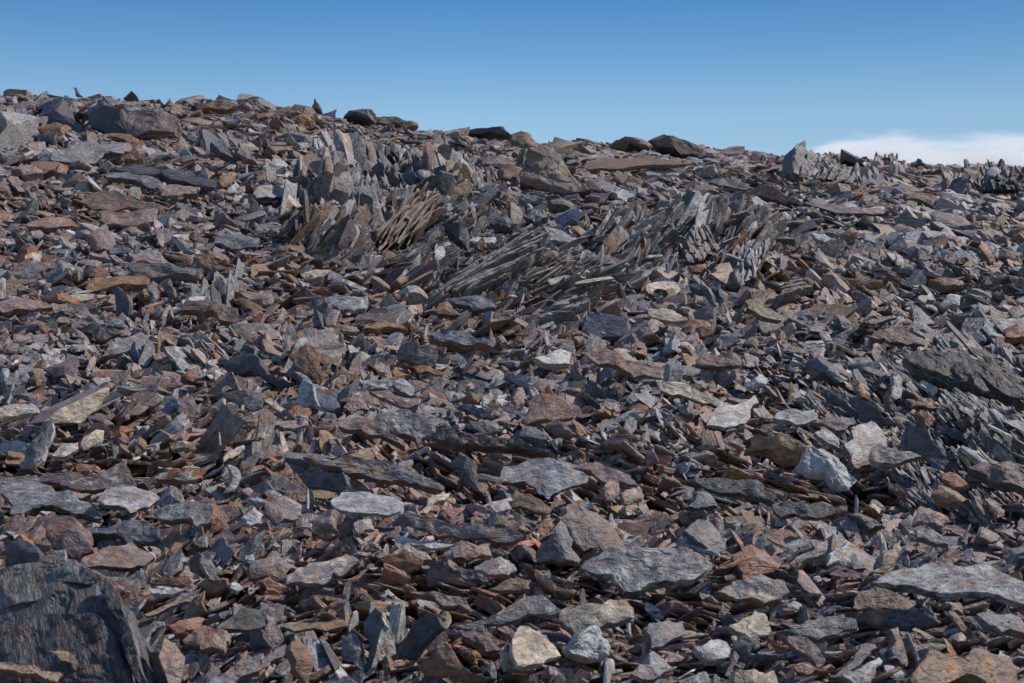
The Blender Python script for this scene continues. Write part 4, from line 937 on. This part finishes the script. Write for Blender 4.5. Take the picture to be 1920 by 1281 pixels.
def outline_for(r):
    k = int(r.choice([3, 4, 4, 5, 5, 6]))
    a = np.sort((np.arange(k) + r.uniform(-.30, .30, k)) / k * 2 * math.pi)
    rad = r.uniform(.62, 1.2, k)
    P = np.stack([np.cos(a) * rad * .5, np.sin(a) * rad * .5], 1)
    if r.random() < .4: P[:, 1] *= 1 - .5 * np.clip(P[:, 0] + .2, 0, 1)        # wedge
    P = fracture(P, r, 2, .11)
    return P / (P.max(0) - P.min(0))

def blade_outline(r):
    w = r.uniform(.75, 1.0)
    P = np.array([[-.5, -.5 * w], [-.5 + r.uniform(0, .2), -.5], [.5 - r.uniform(0, .18), -.5 * r.uniform(.6, 1)], [.5, -.5 * r.uniform(0, .8)],
                  [.5 - r.uniform(0, .16), .5 * r.uniform(.1, .9)], [.2, .5 * r.uniform(.7, 1)], [-.5 + r.uniform(0, .2), .5]])
    P = fracture(P, r, 2, .07)
    return P / (P.max(0) - P.min(0))

BLADES = 18
def protos(count, M, tn, sn, seed, rough):
    out = []
    for k in range(count):
        r = np.random.default_rng(seed + k)
        V, T, sd = stone(blade_outline(r) if k >= count - BLADES else outline_for(r), 1.0, M, tn, sn, r, jag=.02 if M > 12 else .0, facets=int(r.integers(2, 6)), depth=r.uniform(.3, .9),
                         relief=.2 if M > 12 else .08, taper=r.uniform(.88, 1.04), bulge=.02, rough=rough, layers=int(r.integers(2, 5)))
        V[:, 2] += .5; V -= (V.max(0) + V.min(0)) / 2
        V /= (V.max(0) - V.min(0))
        out.append((V, T, sd))
    return out
LODS = [protos(70, 28, 4, 4, 100, .010), protos(60, 16, 3, 2, 300, .008), protos(50, 10, 2, 1, 500, .006)]

recs = []            # loose stones: position, axes, size, colours

def inside(poly, x, y):
    r = np.zeros(len(x), bool); j = len(poly) - 1
    for i in range(len(poly)):
        xi, yi = poly[i]; xj, yj = poly[j]
        if yi != yj:
            r ^= ((yi > y) != (yj > y)) & (x < (xj - xi) * (y - yi) / (yj - yi) + xi)
        j = i
    return r

def blocked(c, a, up_reach):
    """loose stones that would bury a traced stone"""
    bad = np.zeros(len(c), bool)
    ax = a * .36
    pts = [(0, 0, 0), (1.25, 0, 0), (-1.25, 0, 0), (.6, 0, 0), (-.6, 0, 0), (0, 0, 1.1), (.9, 0, .8), (-.9, 0, .8), (.45, 0, 1), (-.45, 0, 1), (0, 0, .5), (0, 0, -.6)]
    for dx, dy, dz in pts:
        X = c[:, 0] + dx * ax; Y = c[:, 1]; Z = c[:, 2] + dz * (up_reach if dz > 0 else ax * .5)
        pxx, pxy = to_pixel(X, Y, Z)
        for t in traced:
            P = t['poly']; lo = P.min(0); hi = P.max(0)
            for sv in ((np.zeros(2), t['shift']) if np.abs(t['shift']).sum() > 1 else (np.zeros(2),)):
                sx_, sh = sv
                m = (~bad) & (pxx > lo[0] + sx_) & (pxx < hi[0] + sx_) & (pxy > lo[1] + sh) & (pxy < hi[1] + sh) & (Y < t['y1'] + a * .5 + .05)
                if m.any():
                    k = np.where(m)[0]
                    ok = inside(t['core'] + sv, pxx[k], pxy[k])
                    bad[k[ok]] = True
    return bad

DISC = np.array([(r * math.cos(t), r * math.sin(t)) for r in (.25, .6, .95) for t in np.arange(6) / 6 * 2 * math.pi + r] + [(0, 0)])
PINV = np.linalg.pinv(np.column_stack([DISC, np.ones(len(DISC))]))

def drop(n, ya, yb, amed, asig, amin, amax, cap, tilt, chunk=.2, batch=1500, dip=0.0, zone=False):
    """lay n stones between two distances onto the bed"""
    done = 0
    while done < n:
        m = min(batch, n - done); done += m
        y = np.sqrt(rng.uniform(ya * ya, yb * yb, m))
        x = rng.uniform(-1, 1, m) * (0.42 * y + 0.5)
        if zone:
            zi = rng.choice(len(ZONES), m, p=ZW)
            zz = np.array(ZONES)[zi]
            rr, aa = np.sqrt(rng.uniform(0, 1, m)), rng.uniform(0, 2 * math.pi, m)
            zc, zr_ = zz[:, 0] + zz[:, 2] * rr * np.cos(aa), zz[:, 1] + zz[:, 3] * rr * np.sin(aa)
            y = pixel_depth(zc, zr_); x = (zc - CX) / F * y
        a = np.clip(amed * np.exp(rng.normal(0, asig, m)), amin, amax)
        if zone: a = a * y
        else: a = np.clip(a * np.exp(.42 * vnoise(np.stack([x * .38 + 9, y * .30, np.full(m, 7.0)], 1), 960)), amin, amax)
        y_far = np.clip((y - 17) / 8, 0, 1)
        b = a * np.where(rng.random(m) < .22, rng.uniform(.2, .4, m), rng.uniform(.4, .85, m))
        t = np.where(rng.random(m) < chunk, np.minimum(a * rng.uniform(.24, .42, m), b * .7), a * rng.uniform(.05, .14, m))
        t = np.maximum(t, .008)
        yaw = rng.uniform(0, 2 * math.pi, m)
        cw, sw = np.cos(yaw), np.sin(yaw)
        ix, iy = cell(x, y)
        h0 = H[ix, iy]
        # zone lookup
        pxx, pxy = to_pixel(x, y, h0)
        up_ = np.zeros(m, bool); lean = np.zeros(m); dark = np.zeros(m)
        for (zx, zy, rx, ry, ln, sh, dk) in ZONES:
            k = (((pxx - zx) / rx) ** 2 + ((pxy - zy) / ry) ** 2 < 1) & (rng.random(m) < sh)
            if zone: k |= zi == ZONES.index((zx, zy, rx, ry, ln, sh, dk))
            up_ |= k; lean[k] = math.radians(ln); dark[k] = dk
        stray = (~up_) & (rng.random(m) < .06 * (1 - .9 * y_far))
        up_ |= stray; lean[stray] = rng.normal(0, .6, stray.sum())
        # footprint heights
        dx = DISC[None, :, 0] * a[:, None] * .42; dy = DISC[None, :, 1] * b[:, None] * .42
        sx = x[:, None] + dx * cw[:, None] - dy * sw[:, None]; sy = y[:, None] + dx * sw[:, None] + dy * cw[:, None]
        jx, jy = cell(sx, sy)
        hh = HM[jx, jy]
        fit = hh @ PINV.T
        gu, gv, h = fit[:, 0] / (a * .42), fit[:, 1] / (b * .42), fit[:, 2]
        gu = np.clip(gu, -.45, .45); gv = np.clip(gv, -.45, .45)
        mx = hh.max(1)
        base = h + .30 * (mx - h)
        ok = (base < h0 + cap) & (HM[ix, iy] < h0 + cap)
        # axes
        Gx = gu * cw - gv * sw; Gy = gu * sw + gv * cw
        q_ = np.stack([x * .45, y * .45, np.zeros(m)], 1)
        dd_ = vnoise(q_, 901) * 3.6 + 1.9; dm_ = np.clip(.42 + .42 * vnoise(q_ + 40, 902), 0, .75) * dip * (1 - .55 * y_far)
        tl_ = tilt * np.where(rng.random(m) < .42, 3.0, .75) * (1 - .5 * y_far)
        nrm = np.stack([-Gx * .8 + np.cos(dd_) * dm_ + rng.normal(0, 1, m) * tl_, -Gy * .8 - np.sin(dd_) * dm_ - .04 + rng.normal(0, 1, m) * tl_, np.ones(m)], 1)
        nrm /= np.linalg.norm(nrm, axis=1)[:, None]
        ex = np.stack([cw, sw, np.zeros(m)], 1)
        ex -= nrm * (ex * nrm).sum(1)[:, None]
        ex /= np.linalg.norm(ex, axis=1)[:, None]
        # blades on edge
        le = lean + rng.normal(0, 1, m) * np.where(rng.random(m) < .25, .55, .2); az = rng.normal(0, .75, m)
        Lx = np.stack([np.sin(le), rng.normal(.38, .25, m), np.cos(le)], 1); Lx /= np.linalg.norm(Lx, axis=1)[:, None]
        Nn = np.stack([np.cos(le) * np.cos(az), -np.abs(np.sin(az)) - .25, -np.sin(le) * np.cos(az)], 1)
        Nn -= Lx * (Nn * Lx).sum(1)[:, None]; Nn /= np.linalg.norm(Nn, axis=1)[:, None]
        ex[up_] = Lx[up_]; nrm[up_] = Nn[up_]
        a = np.where(up_, a * (np.where(stray, 1.0, 1.45) - .6 * y_far), a); b = np.where(up_, b * .8, b); t = np.where(up_, t * .85, t)
        ey = np.cross(nrm, ex)
        cz = np.where(up_, base + a * rng.uniform(.05, .26, m), base + t * .42 + a * dm_ * .12)
        c = np.stack([x, y, cz], 1)
        ok &= ~blocked(c, a, np.where(up_, a * .45, t * .5 + a * .12))
        ok &= y < Y1 - 1
        # raise the bed
        for q in DISC:
            for w in (.5, 1.0):
                ddx, ddy = q[0] * a * .48 * w, q[1] * b * .48 * w
                px_ = x + ddx * cw - ddy * sw; py_ = y + ddx * sw + ddy * cw
                kx, ky = cell(px_, py_)
                top = base + gu * ddx + gv * ddy + np.where(up_, a * .2, t * .85)
                np.maximum.at(HM, (kx[ok], ky[ok]), top[ok])
        k = np.where(ok)[0]
        q2_ = np.stack([x * .7, y * .5, np.full(m, 3.0)], 1)
        loc_ = vnoise(q2_, 950) + .35 * vnoise(q2_ * 3, 951) + rng.normal(0, .28, m)
        ci = np.where(loc_ > .16, rng.choice(len(PAL), m, p=PWARM), np.where(loc_ < -.32, rng.choice(len(PAL), m, p=PDARK), rng.choice(len(PAL), m, p=PW)))
        c2 = rng.choice(len(PAL), m, p=P2)
        dkm = rng.random(m) < dark
        ci[dkm] = np.where(rng.random(dkm.sum()) < .6, 2, 6)
        grey = up_ & ~dkm & (rng.random(m) < .75)
        ci[grey] = rng.choice([0, 3, 3, 3, 1], grey.sum())
        recs.append(dict(c=c[k], ex=ex[k], ey=ey[k], ez=nrm[k], s=np.stack([a, b, t], 1)[k], ci=ci[k], c2=c2[k],
                         up=up_[k]))

def ring(ya, yb):
    return 0.42 * (yb * yb - ya * ya) + (yb - ya)
ZW = np.array([z[2] * z[3] * z[5] * (z[5] > .65) for z in ZONES]); ZW = ZW / ZW.sum()
for (ya, yb, med, amin, amax) in [(2.6, 4.6, .128, .03, .20), (4.6, 6.5, .108, .03, .22), (6.5, 10, .115, .036, .28), (10, 16, .142, .055, .40), (16, 26, .20, .09, .55), (26, 48, .32, .16, .75)]:
    A = ring(ya, yb)
    each = (med * med * .55)
    drop(int(A * 1.5 / each), ya, yb, med * .80, .42, amin, amax * .6, .00, .26, .25, dip=.5)
    drop(int(A * 1.5 / each), ya, yb, med * 1.40, .42, amin, amax, .05, .15, .12, dip=1.0)
    drop(int(A * 0.8 / each), ya, yb, med * .9, .5, amin * .8, amax * .7, .08, .28, .15, dip=1.0)
    drop(int(A * 1.2 / each), ya, yb, med * .42, .55, amin * .7, amax * .5, .06, .36, .3)
drop(9000, 3, 40, .0078, .62, .003, .026, .35, .2, .1, zone=True)

REC = {k: np.concatenate([r[k] for r in recs]) for k in recs[0]}
N = len(REC['c'])
# stones buried under the others never show: leave them out
ci_, cj_ = cell(REC['c'][:, 0], REC['c'][:, 1])
lowest = HM[ci_, cj_].copy()
for ox_, oy_ in ((1, 0), (-1, 0), (0, 1), (0, -1), (.7, .7), (-.7, .7), (.7, -.7), (-.7, -.7)):
    kx, ky = cell(REC['c'][:, 0] + ox_ * REC['s'][:, 0] * .5, REC['c'][:, 1] + oy_ * REC['s'][:, 0] * .5)
    lowest = np.minimum(lowest, HM[kx, ky])
ext = (np.abs(REC['ex'][:, 2]) * REC['s'][:, 0] + np.abs(REC['ey'][:, 2]) * REC['s'][:, 1] + np.abs(REC['ez'][:, 2]) * REC['s'][:, 2]) * .5
show = REC['c'][:, 2] + ext > lowest - .01
print('loose stones', N, 'showing', show.sum())
REC = {k: v[show] for k, v in REC.items()}
N = len(REC['c'])
dist = REC['c'][:, 1]
pxs = REC['s'][:, 0] * F / dist
lod = np.where(pxs > 60, 0, np.where(pxs > 26, 1, 2))
COUNT = np.array([len(p) for p in LODS])[lod]
pid = rng.integers(0, 10000, N) % COUNT
isb = REC['up'] | (rng.random(N) < .25)
pid = np.where(isb, COUNT - 1 - rng.integers(0, BLADES, N), pid)
PALC = np.array([COLOURS[k] for k in PAL])
jc = rng.uniform(.78, 1.22, (N, 1)) * rng.uniform(.96, 1.04, (N, 3))
RC = PALC[REC['ci']] * jc
RC2 = PALC[REC['c2']] * rng.uniform(.8, 1.2, (N, 1))
PATCH = np.clip(rng.normal(.46, .17, N), 0, .85); LICH = np.clip(rng.exponential(.20, N), 0, .75); FOL = rng.uniform(.4, .95, N)
OFF = rng.uniform(-50, 50, (N, 3))
SIDE = np.exp(rng.normal(.05, .30, N))
flip = rng.choice([-1.0, 1.0], N)

def stones_mesh(idx):
    Vs, Ts, A = [], [], {k: [] for k in ('col', 'col2', 'rco', 'par')}
    base = 0
    for l in range(3):
        P = LODS[l]
        for p in range(len(P)):
            k = idx[(lod[idx] == l) & (pid[idx] == p)]
            if not len(k): continue
            V, T, sd = P[p]
            loc = V[None] * REC['s'][k][:, None, :]
            loc[:, :, 1] *= flip[k][:, None]; loc[:, :, 0] *= flip[k][:, None]
            W = (loc[:, :, 0:1] * REC['ex'][k][:, None] + loc[:, :, 1:2] * REC['ey'][k][:, None] + loc[:, :, 2:3] * REC['ez'][k][:, None]) + REC['c'][k][:, None]
            nv = len(V)
            Vs.append(W.reshape(-1, 3))
            Ts.append((T[None] + (base + np.arange(len(k)) * nv)[:, None, None]).reshape(-1, 3))
            base += nv * len(k)
            A['col'].append((RC[k][:, None] * (1 + sd[None, :, None] * (SIDE[k] - 1)[:, None, None])).reshape(-1, 3)); A['col2'].append(np.repeat(RC2[k], nv, 0))
            A['rco'].append((loc + OFF[k][:, None]).reshape(-1, 3))
            A['par'].append(np.repeat(np.stack([PATCH[k], LICH[k], FOL[k]], 1), nv, 0))
    return np.vstack(Vs), np.vstack(Ts), {k: np.vstack(v) for k, v in A.items()}

# ---------------------------------------------------------------- the loose stones that show largest stand as objects of their own
def pick_largest(count):
    CS = 5.0
    w, h = int(1920 / CS), int(1281 / CS)
    px_, py_, dd, who = [], [], [], []
    near = np.where((dist < 20))[0]
    for l in range(3):
        for p in range(len(LODS[l])):
            k = near[(lod[near] == l) & (pid[near] == p)]
            if not len(k): continue
            V, T, sd = LODS[l][p]
            Q = np.vstack([V, V[T].mean(1)])
            loc = Q[None] * REC['s'][k][:, None, :]
            loc[:, :, 1] *= flip[k][:, None]; loc[:, :, 0] *= flip[k][:, None]
            W = loc[:, :, 0:1] * REC['ex'][k][:, None] + loc[:, :, 1:2] * REC['ey'][k][:, None] + loc[:, :, 2:3] * REC['ez'][k][:, None] + REC['c'][k][:, None]
            a_, b_ = to_pixel(W[:, :, 0], W[:, :, 1], W[:, :, 2])
            px_.append(a_.ravel()); py_.append(b_.ravel()); dd.append(W[:, :, 1].ravel()); who.append(np.repeat(k, Q.shape[0]))
    px_, py_, dd, who = (np.concatenate(v) for v in (px_, py_, dd, who))
    m = (px_ >= 0) & (px_ < 1920) & (py_ >= 0) & (py_ < 1280)
    cellid = (py_[m] / CS).astype(int) * (w + 1) + (px_[m] / CS).astype(int)
    order = np.lexsort((dd[m], cellid))
    cid = cellid[order]; first = np.ones(len(cid), bool); first[1:] = cid[1:] != cid[:-1]
    own = who[m][order][first]
    cnt = np.bincount(own, minlength=N)
    return np.argsort(-cnt)[:count]

HUES = {'gy': 'grey', 'pu': 'mauve', 'dk': 'blackish', 'lg': 'pale grey', 'br': 'brown', 'pk': 'pinkish', 'bl': 'blue grey', 'ru': 'rust brown',
        'oc': 'ochre', 'cr': 'cream', 'wh': 'whitish', 'or': 'orange'}
MARKS = [(t['poly'].mean(0), t['short'], t['y0']) for t in traced if t['short'] != '-']
picked = pick_largest(130)
used = set()
taken = []
for i in picked:
    i = int(i)
    c = REC['c'][i]; sx_, sy_, st_ = REC['s'][i]
    if not (2.5 < c[1] < 20): continue
    u, v = to_pixel(*c)
    shape = 'upright blade' if REC['up'][i] else ('long sliver' if sy_ < .38 * sx_ else 'chunky stone' if st_ > .28 * sx_ else 'flat shard')
    hue = HUES[PAL[REC['ci'][i]]]
    size = 'large ' if sx_ * F / c[1] > 85 else ''
    near_marks = sorted(MARKS, key=lambda q: (q[0][0] - u) ** 2 + 2.5 * (q[0][1] - v) ** 2)[:7]
    for q in near_marks:
        du, dv = u - q[0][0], v - q[0][1]
        gap = math.hypot(du, dv)
        rel = ('just ' if gap < 110 else '') + (('downhill of' if dv > 0 else 'uphill of') if abs(dv) > abs(du) * .8 else ('to the right of' if du > 0 else 'to the left of'))
        label = '%s%s %s %s the %s' % (size, hue, shape, rel, q[1])
        if label not in used and len(label.split()) <= 16: break
    else:
        continue
    used.add(label); taken.append(i)
    V, T, A = stones_mesh(np.array([i]))
    A['rco'] = A['rco']
    foot = c - np.array([0, 0, st_ * .5])
    o = link('loose_stone', new_mesh('loose_stone', V - foot, T, A, SLATE), foot)
    o['label'] = label; o['category'] = 'stone'; o['group'] = 'loose stones scattered over the scree'

allidx = np.setdiff1d(np.arange(N), np.array(taken))
V, T, A = stones_mesh(allidx)
print('scree triangles', len(T))
scree = link('loose_scree', new_mesh('loose_scree', V, T, A, SLATE))
scree['kind'] = 'stuff'; scree['label'] = 'loose broken slate covering the whole hillside'

# ---------------------------------------------------------------- low bank of cloud far beyond the ridge
def build_cloud():
    x0, x1, y0, y1, z0, z1 = 560.0, 2600.0, 3300.0, 3900.0, 330.0, 560.0
    c = np.array([(x0 + x1) / 2, (y0 + y1) / 2, (z0 + z1) / 2])
    V = np.array([[x, y, z] for x in (x0, x1) for y in (y0, y1) for z in (z0, z1)]) - c
    Q = [(0, 1, 3, 2), (4, 6, 7, 5), (0, 4, 5, 1), (2, 3, 7, 6), (0, 2, 6, 4), (1, 5, 7, 3)]
    T = np.array([t for q in Q for t in ((q[0], q[1], q[2]), (q[0], q[2], q[3]))])
    mat = bpy.data.materials.new('cloud_vapour'); mat.use_nodes = True
    nt = mat.node_tree; L = nt.links; nt.nodes.clear()
    out = nn(nt, "ShaderNodeOutputMaterial"); pv = nn(nt, "ShaderNodeVolumePrincipled")
    L.new(pv.outputs[0], out.inputs["Volume"])
    pv.inputs["Color"].default_value = (1, 1, 1, 1)
    pv.inputs["Anisotropy"].default_value = 0.2
    tc = nn(nt, "ShaderNodeTexCoord")
    mp = nn(nt, "ShaderNodeMapping"); mp.inputs["Scale"].default_value = (.0024, .003, .024)
    L.new(tc.outputs["Object"], mp.inputs["Vector"])
    n = noise_tex(nt, mp.outputs[0], 1.0, 5.0, 0.55, 0.3)
    sx = nn(nt, "ShaderNodeSeparateXYZ"); L.new(tc.outputs["Object"], sx.inputs[0])
    # the top of the bank climbs to the east; it thins out to the west
    top = math_node(nt, 'MULTIPLY_ADD', sx.outputs["X"], 0.020, 66.0)
    hh = math_node(nt, 'DIVIDE', math_node(nt, 'SUBTRACT', sx.outputs["Z"], math_node(nt, 'SUBTRACT', top, 45.0)), 62.0)
    west = ramp(nt, sx.outputs["X"], -1000.0, -750.0)
    th = math_node(nt, 'ADD', math_node(nt, 'MULTIPLY_ADD', hh, 0.40, 0.26), math_node(nt, 'MULTIPLY', math_node(nt, 'SUBTRACT', 1.0, west), 0.5))
    d = ramp(nt, n, th, math_node(nt, 'ADD', th, 0.14))
    m2 = nn(nt, "ShaderNodeMapping"); m2.inputs["Scale"].default_value = (.006, .004, .05); m2.inputs["Location"].default_value = (3.1, 0, 1.7)
    L.new(tc.outputs["Object"], m2.inputs["Vector"])
    streak = ramp(nt, noise_tex(nt, m2.outputs[0], 1.0, 5.0, 0.6, 0.5), 0.38, 0.62)
    L.new(math_node(nt, 'MULTIPLY', math_node(nt, 'MULTIPLY', d, math_node(nt, 'MULTIPLY_ADD', streak, 0.85, 0.15)), 0.014), pv.inputs["Density"])
    o = link('cloud_bank', new_mesh('cloud_bank', V, T, {}, mat), c)
    o['kind'] = 'stuff'; o['label'] = 'low white cloud bank beyond the ridge'
build_cloud()
